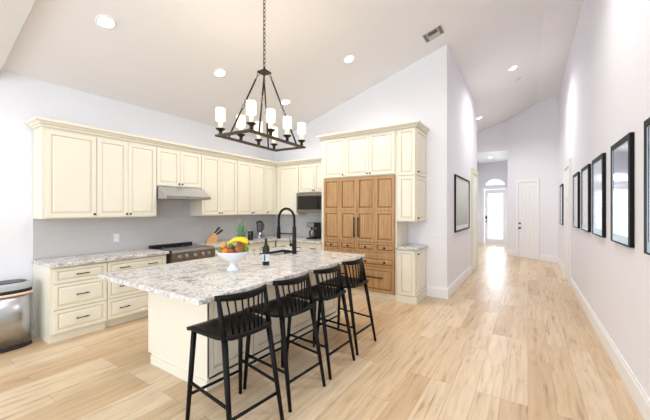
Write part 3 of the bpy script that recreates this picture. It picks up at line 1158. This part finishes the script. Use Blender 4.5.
st = make_stool()
stools = [(-1.80, 1.545, 6, 'black wooden spindle-back bar stool nearest the front corner of the island'),
          (-1.78, 2.072, 4, 'black spindle-back bar stool second from the front corner, near the wine bottle'),
          (-1.775, 2.615, 2, 'black spindle-back bar stool third from the front corner of the island'),
          (-1.785, 3.168, 2, 'black spindle-back bar stool farthest along, nearest the oak refrigerator')]
for i, (x, y, a, lab) in enumerate(stools):
    o = st if i == 0 else copy_tree(st)
    o.location = (x, y, 0)
    o.rotation_euler = (0, 0, R(-a))
    tag(o, lab, 'stool', 'bar stools along the island')

# ------------------------------------------------------------------ things on the island
BWX, BWY = -2.53, 2.165
bw = thing('fruit_bowl', 'white ribbed pedestal bowl full of fruit on the island', 'bowl', (BWX, BWY, 0.915))
b = MB()
n = 48
prof = [(0.068, 0.0005), (0.066, 0.012), (0.05, 0.03), (0.034, 0.055), (0.032, 0.075), (0.05, 0.09), (0.10, 0.115), (0.14, 0.15), (0.168, 0.19), (0.172, 0.196), (0.166, 0.196), (0.135, 0.155), (0.09, 0.122), (0.03, 0.105), (0.001, 0.104)]
rings = []
for i, (r, z) in enumerate(prof):
    rib = 0.025 if 4 < i < 10 else 0
    rings.append([b.v(r * (1 + rib * math.cos(24 * 2 * PI * k / n * 1.0)) * math.cos(2 * PI * k / n), r * (1 + rib * math.cos(24 * 2 * PI * k / n)) * math.sin(2 * PI * k / n), z) for k in range(n)])
b.smooth = True
for i in range(len(rings) - 1):
    for k in range(n):
        b.face([rings[i][k], rings[i][(k + 1) % n], rings[i + 1][(k + 1) % n], rings[i + 1][k]])
b.smooth = False
b.face(rings[0][::-1]); b.face(rings[-1])
b.build('bowl_body', M_china, bw)


def fruit(name, label, cat, p, r, m, rz=1.0, group=None, stem=True):
    t = thing(name, label, cat, (BWX + p[0], BWY + p[1], 0.915 + p[2]), random.random() * 6, group)
    b = MB()
    pr2 = []
    for i in range(11):
        a = PI * i / 10
        rr = r * math.sin(a) * (1 + 0.04 * math.cos(a))
        zz = -r * rz * math.cos(a) * (1 - 0.13 * (abs(math.cos(a)) ** 8))
        pr2.append((max(rr, 0.0008), zz))
    b.lathe(pr2, 16)
    b.build('flesh', m, t)
    if stem:
        s = MB(); s.tube([(0, 0, r * rz * 0.84), (0.003, 0, r * rz * 1.1)], 0.0022, 6); s.build('stem', M_knifewood, t)
    return t


M_org = mat('orange_peel', srgb(226, 122, 26), 0.45, var=0.08, bump=0.15, bscale=200)
M_lime = mat('green_lime', srgb(116, 142, 34), 0.4, var=0.12)
M_apple = mat('red_green_apple', srgb(160, 62, 36), 0.35, var=0.4, scale=22)
M_peach = mat('peach_skin', srgb(214, 150, 72), 0.5, var=0.25, scale=18)
M_mango = mat('mango_skin', srgb(140, 92, 44), 0.45, var=0.3, scale=14)
M_avo = mat('dark_green_skin', srgb(84, 110, 32), 0.5, var=0.25, scale=30)
M_ban = mat('banana_peel', srgb(248, 206, 30), 0.45, var=0.06, scale=14)
M_pine = mat('pineapple_skin', srgb(176, 126, 52), 0.6, var=0.35, scale=40)
M_leaf = mat('pineapple_leaf', srgb(104, 146, 110), 0.5, var=0.25, scale=18)
cs, sn = math.cos(0.577), math.sin(0.577)


def vp(r, f, z):     # right/forward offsets (as seen from the stools) in the bowl
    return (r * cs - f * sn, r * sn + f * cs, z)


PILE = [
    ['orange', 'orange in the fruit bowl left of the mango', (-0.060, -0.075, 0.200), 0.038, M_org, 1.0, True],
    ['orange', 'orange half hidden at the left of the fruit bowl', (-0.085, 0.005, 0.205), 0.038, M_org, 1.0, True],
    ['lime', 'green lime at the left rim of the fruit bowl', (-0.120, -0.060, 0.200), 0.028, M_lime, 1.0, False],
    ['lime', 'green lime at the back left rim of the fruit bowl', (-0.110, 0.075, 0.205), 0.028, M_lime, 1.0, False],
    ['apple', 'red apple at the front of the fruit bowl', (0.005, -0.105, 0.195), 0.033, M_apple, 1.0, True],
    ['peach', 'yellow peach on top of the fruit pile beside the banana', (-0.085, -0.04, 0.255), 0.033, M_peach, 1.0, True],
    ['avocado', 'dark green avocado on top left of the banana', (-0.012, -0.060, 0.245), 0.028, M_avo, 1.2, False],
    ['mango', 'red and green mango at the right of the fruit bowl', (0.072, -0.060, 0.212), 0.046, M_mango, 1.0, True],
    ['pear', 'green pear at the right rim of the fruit bowl', (0.120, 0.020, 0.212), 0.034, M_lime, 1.2, True],
    ['apple', 'red apple deep inside the back of the fruit bowl', (-0.030, 0.110, 0.205), 0.034, M_apple, 1.0, True]]
for it in range(60):
    for i in range(len(PILE)):
        for j in range(i):
            A, B = Vector(PILE[i][2]), Vector(PILE[j][2])
            need = PILE[i][3] * max(1, PILE[i][5]) + PILE[j][3] * max(1, PILE[j][5]) + 0.001
            dd = A - B
            if dd.length < need:
                push = dd.normalized() * (need - dd.length) / 2
                PILE[i][2], PILE[j][2] = tuple(A + push), tuple(B - push)
    for q in PILE:
        x, y, z = q[2]
        rr = math.hypot(x, y)
        k = min(1, 0.128 / rr)
        q[2] = (x * k, y * k, max(z, 0.115 + q[3] + 0.5 * max(0, rr * k + q[3] * 0.6 - 0.05)))
for q in PILE:
    fruit(q[0], q[1], 'fruit', vp(*q[2]), q[3], q[4], q[5], stem=q[6])
bn = thing('banana_bunch', 'yellow banana bunch arched over the fruit in the bowl', 'fruit', (BWX, BWY, 0.915))
for k in range(3):
    pth, rd = [], []
    for i in range(11):
        t = i / 10
        x = -0.045 + 0.20 * t
        zz = 0.250 + 0.062 * math.sin(PI * (0.12 + 0.72 * t)) + 0.004 * k
        pth.append(vp(x, -0.045 + 0.03 * k + 0.02 * math.sin(PI * t), zz))
        rd.append(0.0195 * min(1, 0.35 + 3.2 * min(t, 1 - t)))
    MB().tube(pth, rd, 7).build('banana', M_ban, bn)
e_ = vp(0.150, -0.004, 0.272)
MB().tube([e_, vp(0.172, -0.004, 0.262)], [0.012, 0.008], 7).build('stem', M_avo, bn)

pa = thing('pineapple', 'pineapple with tall grey-green crown behind the banana', 'fruit', (BWX + vp(0.055, 0.10, 0)[0], BWY + vp(0.055, 0.10, 0)[1], 0.915 + 0.145))
b = MB()
prf = []
for i in range(13):
    t = i / 12
    prf.append((max(0.001, 0.052 * math.sin(PI * (0.06 + 0.88 * t)) ** 0.6), 0.16 * t))
nn = 24
rings = []
for i, (r, z) in enumerate(prf):
    rings.append([b.v(r * (1 + 0.06 * math.cos(8 * 2 * PI * k / nn + i * PI)) * math.cos(2 * PI * k / nn), r * (1 + 0.06 * math.cos(8 * 2 * PI * k / nn + i * PI)) * math.sin(2 * PI * k / nn), z) for k in range(nn)])
for i in range(len(rings) - 1):
    for k in range(nn):
        b.face([rings[i][k], rings[i][(k + 1) % nn], rings[i + 1][(k + 1) % nn], rings[i + 1][k]])
b.face(rings[0][::-1]); b.face(rings[-1])
b.build('fruit_body', M_pine, pa)
b = MB()
for k in range(34):
    a = k * 2.399
    lv = k / 33
    ln = 0.10 + 0.11 * lv
    out = (0.085 - 0.075 * lv)
    z0_ = 0.15 + 0.02 * lv
    ca, sa = math.cos(a), math.sin(a)
    wv = 0.0125
    prevs = None
    for i in range(5):
        t = i / 4
        rr = 0.012 + out * (t ** 1.3)
        zz = z0_ + ln * t - out * 0.5 * t * t
        ww = wv * (1 - t) ** 0.7 + 0.0006
        cur = [b.v(rr * ca - ww * sa, rr * sa + ww * ca, zz), b.v(rr * ca + 0.004 * ca, rr * sa + 0.004 * sa, zz - 0.002), b.v(rr * ca + ww * sa, rr * sa - ww * ca, zz)]
        if prevs:
            for q in range(2):
                b.face([prevs[q], prevs[q + 1], cur[q + 1], cur[q]])
        prevs = cur
b.build('leaf_crown', M_leaf, pa)

M_wine = mat('dark_bottle_glass', srgb(20, 26, 20), 0.08, var=0.1)
M_label = mat('paper_label', srgb(226, 232, 238), 0.6, var=0.03)
M_caps = mat('green_foil_capsule', srgb(40, 62, 40), 0.3, 0.4, var=0.1)
M_bluel = mat('blue_label_ink', srgb(70, 120, 160), 0.6, var=0.1)
wb = thing('wine_bottle', 'dark wine bottle with pale label standing on the island', 'bottle', (-2.452, 2.559, 0.915))
b = MB(); b.lathe([(0.036, 0.0005), (0.039, 0.005), (0.039, 0.185), (0.034, 0.205), (0.018, 0.228), (0.0145, 0.24), (0.0145, 0.29), (0.0145, 0.295)], 20)
b.build('glass_body', M_wine, wb)
b = MB(); b.lathe([(0.0155, 0.235), (0.0155, 0.298), (0.012, 0.30)], 16); b.build('foil_capsule', M_caps, wb)
b = MB(); b.smooth = True
for (z0_, z1_, a0_, a1_, mi, rr) in ((0.045, 0.125, -2.6, 0.55, 0, 0.0396), (0.05, 0.12, -1.45, -0.95, 1, 0.0399)):
    pv = None
    for i in range(13):
        a = a0_ + (a1_ - a0_) * i / 12
        cur = (b.v(rr * math.cos(a), rr * math.sin(a), z0_), b.v(rr * math.cos(a), rr * math.sin(a), z1_))
        if pv:
            b.face([pv[0], cur[0], cur[1], pv[1]], mi)
        pv = cur
b.build('label', [M_label, M_bluel], wb)

wg = thing('wine_glass', 'clear stemmed wine glass beside the dark bottle', 'glass', (-2.575, 2.545, 0.915))
b = MB(); b.lathe([(0.034, 0.0005), (0.034, 0.003), (0.006, 0.008), (0.0045, 0.02), (0.0045, 0.075), (0.012, 0.085), (0.032, 0.105), (0.038, 0.13), (0.036, 0.155), (0.031, 0.178)], 20, cap=False)
b.build('glass_body', M_glass, wg)

# ------------------------------------------------------------------ things on the back counters
kb = thing('knife_block', 'slanted light wood knife block on the counter right of the range', 'knife block', (-4.93, 3.72, 0.915), R(150))
b = MB()
b.prism([(-0.07, 0.0005), (0.10, 0.0005), (0.10, 0.06), (-0.02, 0.20), (-0.10, 0.13)], 0, -0.055, 0.055)
b.build('block_body', M_knifewood, kb)
nk = [(-0.038, 0.03), (0.0, 0.03), (0.038, 0.03), (-0.038, 0.075), (0.0, 0.08), (0.038, 0.075)]
kn0 = None
# the slots are in the slanted face of the block; direction of the handles
for i, (xk, f) in enumerate(nk):
    base = Vector((xk, -0.02 - 0.08 * f / 0.11, 0.20 - 0.07 * f / 0.11))
    dirv = Vector((0, -0.66, 0.75)).normalized()
    wpos = Matrix.Translation(kb.location) @ Matrix.Rotation(R(150), 4, 'Z') @ base
    if kn0 is None:
        kt = thing('knife', 'black-handled knife standing in the light wood knife block', 'knife', wpos, R(150), 'knives in the block')
        MB().tube([dirv * 0.002, dirv * 0.05, dirv * 0.14], [0.011, 0.013, 0.014], 7, flat=0.9).build('handle', M_blackplastic, kt)
        MB().box(-0.001, 0.001, -0.004, 0.004, -0.0005, 0.004).build('blade', M_steel, kt)
        kn0 = kt
    else:
        kt = copy_tree(kn0)
        kt.location = wpos
        kt.rotation_euler = (R((0, -6, 4, 6, 14, 10)[i]), R((0, 0, 14, -10, 2, 16)[i]), R(150))

cn = thing('canister', 'small black canister on the corner counter left of the blender', 'canister', (-4.74, 4.50, 0.915))
b = MB(); b.lathe([(0.042, 0.0005), (0.044, 0.006), (0.044, 0.175), (0.04, 0.18)], 4 * 6, power=5); b.build('canister_body', M_blackplastic, cn)
b = MB(); b.lathe([(0.04, 0.18), (0.04, 0.198), (0.02, 0.203)], 24); b.build('lid', M_steel, cn)

bl = thing('blender', 'glass-jug blender with black base in the counter corner', 'blender', (-4.86, 4.88, 0.915))
b = MB(); b.lathe([(0.085, 0.0005), (0.088, 0.01), (0.08, 0.08), (0.06, 0.13), (0.055, 0.135)], 20, power=3); b.build('motor_base', M_steel, bl)
b = MB(); b.tube([(0.07, -0.045, 0.06), (0.085, -0.055, 0.06)], 0.02, 12); b.build('dial', M_blackplastic, bl)
b = MB(); b.lathe([(0.05, 0.136), (0.055, 0.15), (0.075, 0.34)], 20, cap=False); b.build('jug', M_jug, bl)
b = MB(); b.lathe([(0.076, 0.34), (0.078, 0.36), (0.04, 0.365), (0.03, 0.385), (0.028, 0.385)], 20); b.build('lid', M_blackplastic, bl)
b = MB(); b.tube([(0.075, 0.0, 0.32), (0.12, 0, 0.31), (0.12, 0, 0.20), (0.06, 0, 0.17)], 0.01, 8); b.build('handle', M_blackplastic, bl)

cm = thing('coffee_maker', 'black and steel drip coffee maker under the microwave', 'coffee maker', (-3.80, 5.40, 0.915))
b = MB()
b.box(-0.10, 0.10, -0.12, 0.12, 0.0005, 0.03, 0.004)
b.box(-0.10, 0.10, 0.03, 0.12, 0.03, 0.25)
b.box(-0.10, 0.10, -0.12, 0.12, 0.25, 0.345, 0.008)
b.build('housing', M_blackplastic, cm)
MB().box(-0.085, 0.085, -0.126, -0.12, 0.258, 0.338, 0.002).build('front_panel', M_steel, cm)
MB().box(-0.06, 0.06, 0.024, 0.03, 0.035, 0.24, 0.002).build('rear_panel', M_steel2, cm)
b = MB(); b.lathe([(0.05, 0.032), (0.07, 0.05), (0.072, 0.13), (0.05, 0.185), (0.052, 0.2)], 18, cy=-0.045, sx=0.95); cf = b.build('carafe', M_steel2, cm)
b = MB(); b.tube([(0.0, -0.11, 0.18), (0.0, -0.15, 0.17), (0.0, -0.15, 0.09), (0.0, -0.115, 0.07)], 0.009, 8); b.build('handle', M_blackplastic, cf)


def plate(name, label, loc, rz, w, h, kind, cat):
    t = thing(name, label, cat, loc, rz)
    MB().box(-w / 2, w / 2, -0.006, 0, -h / 2, h / 2, 0.002).build('cover_plate', M_white_plastic, t)
    if kind == 'outlet':
        for s in (-1, 1):
            MB().box(-0.017, 0.017, -0.008, -0.006, s * 0.025 - 0.014, s * 0.025 + 0.014, 0.001).build('socket', M_trim, t)
    else:
        k = max(1, round(w / 0.046) - 0)
        for i in range(k):
            x = (i - (k - 1) / 2) * 0.046
            MB().box(x - 0.014, x + 0.014, -0.010, -0.006, -0.03, 0.03, 0.002).build('rocker', M_trim, t)
    return t


plate('outlet', 'white wall outlet in the backsplash left of the range', (XL + 0.0085, 2.187, 1.115), R(90), 0.08, 0.125, 'outlet', 'outlet')
plate('outlet', 'white wall outlet in the backsplash beside the coffee maker', (-3.55, YB - 0.0085, 1.13), 0, 0.08, 0.125, 'outlet', 'outlet')
plate('light_switch', 'white multi-rocker switch plate on the wall right of the pantry cabinet', (-1.335, YB - 0.0005, 1.10), 0, 0.19, 0.12, 'switch', 'switch')
b = MB()
pp = []
for i in range(15):
    t = i / 14
    pp.append((-3.55 - 0.10 * t + 0.05 * math.sin(t * PI), YB - 0.02 - 0.05 * math.sin(t * PI) - 0.06 * t, 1.105 - 0.185 * t - 0.04 * math.sin(t * 2 * PI) * (1 - t)))
pp[-1] = (pp[-1][0], pp[-1][1], 0.92)
b.tube(pp, 0.004, 6)
tag(b.build('power_cord', M_blackplastic), 'black power cord from the outlet to the coffee maker', 'cord')

# ------------------------------------------------------------------ bin
tc_ = thing('trash_can', 'brushed steel trash can with grey lid beside the base cabinet', 'trash can', (-4.855, 0.937, 0))
kw = dict(n=40, sx=0.155, sy=0.235, power=2.8)
b = MB(); b.lathe([(1.0, 0.03), (1.0, 0.60)], **kw); b.build('steel_body', M_steel, tc_)
b = MB(); b.lathe([(1.01, 0.001), (1.02, 0.006), (1.02, 0.028), (1.0, 0.03)], **kw); b.build('foot_ring', M_blackplastic, tc_)
b = MB(); b.lathe([(1.0, 0.60), (1.015, 0.605), (1.015, 0.64), (1.0, 0.65)], **kw); b.build('black_collar', M_blackplastic, tc_)
b = MB(); b.lathe([(1.0, 0.65), (1.015, 0.655), (1.01, 0.70), (0.96, 0.72), (0.88, 0.724)], **kw); ld = b.build('lid', M_grey, tc_)
b = MB(); b.lathe([(0.84, 0.7245), (0.82, 0.730), (0.6, 0.731)], **kw); b.build('lid_inset', M_darkgrey, ld)
b = MB(); b.lathe([(1.022, 0.588), (1.05, 0.590), (1.06, 0.600), (1.05, 0.612), (1.022, 0.614)], cap=False, **kw)
b.build('bag_strap', M_orange_strap, tc_)

# ------------------------------------------------------------------ pictures
M_mirror = mat('mirror_silver', srgb(205, 208, 216), 0.12, 1.0, var=0.01)


def wall_frame(label, y0, y1, z0, z1, artm, group, bw_=0.052, th=0.03):
    t = thing('framed_mirror', label, 'mirror', (XR - 0.0008, (y0 + y1) / 2, (z0 + z1) / 2), R(-90), group)
    w, h = (y1 - y0) / 2, (z1 - z0) / 2
    b = MB()
    bb = 0.014
    for q in ((-w, w, h - bw_, h), (-w, w, -h, -h + bb), (-w, -w + bw_, -h + bb, h - bw_), (w - bw_, w, -h + bb, h - bw_)):
        b.box(q[0], q[1], -th, 0, q[2], q[3])
    b.build('frame', M_fr_black, t)
    b = MB()
    x0, x1, z0_, z1_ = -w + bw_, w - bw_, -h + bb, h - bw_
    c_, cb = 0.002, 0.085
    F0, F1 = -th + 0.004, -th + 0.009
    o_ = [b.v(x0, F0, z0_), b.v(x1, F0, z0_), b.v(x1, F0, z1_), b.v(x0, F0, z1_)]
    i_ = [b.v(x0 + c_, F1, z0_ + cb), b.v(x1 - c_, F1, z0_ + cb), b.v(x1 - c_, F1, z1_ - c_), b.v(x0 + c_, F1, z1_ - c_)]
    k_ = [b.v(x0, -0.004, z0_), b.v(x1, -0.004, z0_), b.v(x1, -0.004, z1_), b.v(x0, -0.004, z1_)]
    for k in range(4):
        b.face([o_[k], o_[(k + 1) % 4], i_[(k + 1) % 4], i_[k]])
        b.face([k_[k], i_[k], i_[(k + 1) % 4], k_[(k + 1) % 4]])
        b.face([o_[k], k_[k], k_[(k + 1) % 4], o_[(k + 1) % 4]])
    b.build('bevelled_liner', M_bevelreflect, t)
    MB().box(x0 + 0.001, x1 - 0.001, -th + 0.007, -th + 0.012, z0_ + 0.07, z1_ - 0.001).build('mirror_glass', artm, t)
    return t


G = 'black-framed mirrors on the right wall'
for i, (y0, lab) in enumerate(((2.42, 'black-framed wall mirror cut by the right edge of the photo'),
                               (3.49, 'black-framed wall mirror, largest whole one on the right wall'),
                               (4.59, 'black-framed wall mirror, third from the right edge on the hall wall'),
                               (5.57, 'black-framed wall mirror, fourth from the right edge on the hall wall'),
                               (6.64, 'black-framed wall mirror next to the white hall door casing'))):
    wall_frame(lab, y0, y0 + 0.70, 1.222, 2.165, M_mirror, G)
wall_frame('small black-framed mirror beyond the white hall door', 9.43, 10.15, 1.16, 2.16, M_mirror, G)

M_art2 = art_mat('grey_green_print', [(0.0, srgb(138, 148, 136)), (0.45, srgb(182, 190, 180)), (0.8, srgb(206, 212, 204)), (1.0, srgb(222, 225, 220))], 6.0, 9.0)
t = thing('framed_picture', 'wide black-framed print with white mat on the left hall wall', 'picture', (XH + 0.0008, 7.08, 1.65), R(90))
w, h, bw_ = 0.83, 0.55, 0.03
b = MB()
for q in ((-w, w, h - bw_, h), (-w, w, -h, -h + bw_), (-w, -w + bw_, -h + bw_, h - bw_), (w - bw_, w, -h + bw_, h - bw_)):
    b.box(q[0], q[1], -0.03, 0, q[2], q[3])
b.build('frame', M_fr_black, t)
MB().box(-w + bw_, w - bw_, -0.012, -0.002, -h + bw_, h - bw_).build('mat_board', M_print_paper, t)
MB().box(-w + 0.16, w - 0.16, -0.0135, -0.012, -h + 0.12, h - 0.12).build('print', M_art2, t)

# ------------------------------------------------------------------ ceiling fittings
SLA = math.atan(SL)


def downlight(x, y, label, z=None, flat=False, power=None):
    z = zc(x) if z is None else z
    t = thing('recessed_light', label, 'ceiling light', (x, y, z), 0, 'recessed ceiling lights')
    if not flat:
        t.rotation_euler = (0, -SLA, 0)
    b = MB(); b.lathe([(0.095, -0.0005), (0.095, -0.006), (0.075, -0.010), (0.073, -0.004)], 24, cap=False); b.build('trim_ring', M_trim, t)
    b = MB(); b.lathe([(0.074, -0.003), (0.074, -0.0045)], 24); b.build('lit_lens', M_light, t)
    l = bpy.data.lights.new('downlight_or_fill_beam', 'SPOT')
    l.energy = (power or DOWN_POWER) * 4
    l.spot_size = R(150)
    l.spot_blend = 1.0
    l.shadow_soft_size = 0.09
    l.color = (1.0, 0.97, 0.94)
    o = bpy.data.objects.new('downlight_or_fill_beam', l)
    COL.objects.link(o)
    o.location = (x, y, z - 0.04)
    return t


downlight(-3.816, 1.53, 'round recessed light nearest the ceiling beam at upper left', power=4)
downlight(-3.82, 3.02, 'round recessed light left of the chandelier top', power=10)
downlight(-3.82, 4.51, 'round recessed light behind the chandelier arm')
downlight(-2.437, 4.46, 'round recessed light right of the chandelier chain')
downlight(-0.274, 8.0, 'round recessed light above the hall', power=34)
downlight(-1.257, 10.6, 'round recessed light near the hall end above the passage', power=26)
downlight(-1.22, 13.6, 'round recessed light in the flat foyer ceiling', z=3.55, flat=True, power=6)

for x_, y_, p_ in ((-0.27, 3.6, 20), (-0.27, 0.4, 8), (-2.4, 1.2, 7)):  # added fill spots, out of view and without fittings, to brighten the room
    l = bpy.data.lights.new('downlight_or_fill_beam', 'SPOT')
    l.energy = p_ * 4
    l.spot_size = R(160); l.spot_blend = 1.0; l.shadow_soft_size = 0.09; l.color = (1.0, 0.98, 0.96)
    o = bpy.data.objects.new('downlight_or_fill_beam', l)
    COL.objects.link(o)
    o.location = (x_, y_, zc(x_) - 0.16)

t = thing('smoke_detector', 'small white round smoke detector near the hall light', 'smoke detector', (-0.18, 8.83, zc(-0.18)))
t.rotation_euler = (0, -SLA, 0)
b = MB(); b.lathe([(0.065, -0.0005), (0.065, -0.02), (0.045, -0.035), (0.02, -0.038)], 20); b.build('housing', M_white_plastic, t)

t = thing('air_vent', 'rectangular ceiling air vent with grey slots near the wall corner', 'vent', (-1.267, 5.12, zc(-1.267)))
t.rotation_euler = (0, -SLA, 0)
b = MB()
b.box(-0.15, 0.15, -0.13, 0.13, -0.008, -0.0005, 0.002)
b.build('vent_frame', M_ventframe, t)
for i in range(4):
    MB().box(-0.075, 0.075, -0.105 + i * 0.026, -0.084 + i * 0.026, -0.010, -0.008).build('vent_slot', M_vent, t)
for sx_ in (-1, 1):
    for i in range(4):
        MB().box(sx_ * 0.115 - 0.024, sx_ * 0.115 + 0.024, -0.11 + i * 0.056, -0.07 + i * 0.056, -0.010, -0.008).build('vent_slot', M_vent, t)

# ------------------------------------------------------------------ chandelier
CX, CY, CZ = -2.41, 2.488, 2.272
ch = thing('chandelier', 'rectangular dark bronze chandelier with eight lit shades over the island', 'chandelier', (CX, CY, CZ), R(3.5))
hw, hl, bar = 0.205, 0.45, 0.025
b = MB()
for q in ((-hw - bar, -hw + bar, -hl - bar, hl + bar), (hw - bar, hw + bar, -hl - bar, hl + bar)):
    b.box(q[0], q[1], q[2], q[3], -0.010, 0.010, 0.003)
for q in ((-hl - bar, -hl + bar), (hl - bar, hl + bar)):
    b.box(-hw + bar, hw - bar, q[0], q[1], -0.010, 0.010, 0.003)
b.build('frame', M_gilt, ch)
TZ = 0.762
b = MB()
b.box(-0.055, 0.055, -0.055, 0.055, TZ - 0.012, TZ + 0.006, 0.003)
b.lathe([(0.045, TZ + 0.006), (0.02, TZ + 0.03), (0.008, TZ + 0.06)], 4, cap=True)
b.build('top_plate', M_bronze, ch)


def chain_links(b, p, q, lk=0.045, r=0.0035, wd=0.011):
    p, q = Vector(p), Vector(q)
    L = (q - p).length
    n = max(1, round(L / (lk * 0.78)))
    t = (q - p).normalized()
    a = t.cross(Vector((0, 0, 1)))
    if a.length < 1e-3:
        a = Vector((1, 0, 0))
    a.normalize()
    c_ = t.cross(a)
    for i in range(n):
        m = p + t * (L * (i + 0.5) / n)
        s = a if i % 2 else c_
        pts_ = []
        for k in range(11):
            an_ = 2 * PI * k / 10
            pts_.append(m + t * (math.cos(an_) * lk * 0.5) + s * (math.sin(an_) * wd))
        b.tube(pts_, r, 5, cap=False)


for sx_ in (-1, 1):
    for sy_ in (-1, 1):
        p0 = Vector((sx_ * 0.04, sy_ * 0.04, TZ - 0.012))
        p1 = Vector((sx_ * hw, sy_ * hl * 0.70, 0.012))
        b = MB()
        chain_links(b, p0, p0.lerp(p1, 0.1))
        b.tube([p0.lerp(p1, 0.1), p0.lerp(p1, 0.42)], 0.009, 8)
        chain_links(b, p0.lerp(p1, 0.42), p0.lerp(p1, 0.56))
        b.tube([p0.lerp(p1, 0.56), p1], 0.009, 8)
        b.build('hanger_rod', M_bronze, ch)
ctop = zc(CX) - CZ
b = MB(); chain_links(b, (0, 0, TZ + 0.055), (0, 0, ctop - 0.03), 0.06, 0.004, 0.013); b.build('chain', M_bronze, ch)
b = MB(); b.lathe([(0.012, ctop - 0.035), (0.05, ctop - 0.025), (0.062, ctop - 0.006), (0.06, ctop - 0.0005)], 20, sx=1); b.build('ceiling_canopy', M_bronze, ch)
for sx_ in (-1, 1):
    for k in range(4):
        yy = (-hl + k * (2 * hl / 3)) * 0.94
        xx = sx_ * hw
        b = MB()
        b.lathe([(0.012, 0.012), (0.018, 0.02), (0.016, 0.045), (0.026, 0.058), (0.044, 0.068), (0.046, 0.076), (0.02, 0.082)], 16, cx=xx, cy=yy)
        cup = b.build('candle_cup', M_bronze, ch)
        b = MB(); b.lathe([(0.021, 0.082), (0.021, 0.175)], 12, cx=xx, cy=yy); b.build('candle_tube', M_candle, cup)
        b = MB(); b.lathe([(0.047, 0.155), (0.047, 0.278), (0.045, 0.278), (0.045, 0.155), (0.047, 0.155)], 20, cx=xx, cy=yy, cap=False)
        sh = b.build('lamp_shade', M_shade, cup)
        l = bpy.data.lights.new('bulb_light', 'POINT')
        l.energy = CHAND_POWER
        l.color = (1.0, 0.80, 0.52)
        l.shadow_soft_size = 0.025
        o = bpy.data.objects.new('bulb_light', l)
        COL.objects.link(o)
        o.parent = ch
        o.location = (xx, yy, 0.225)
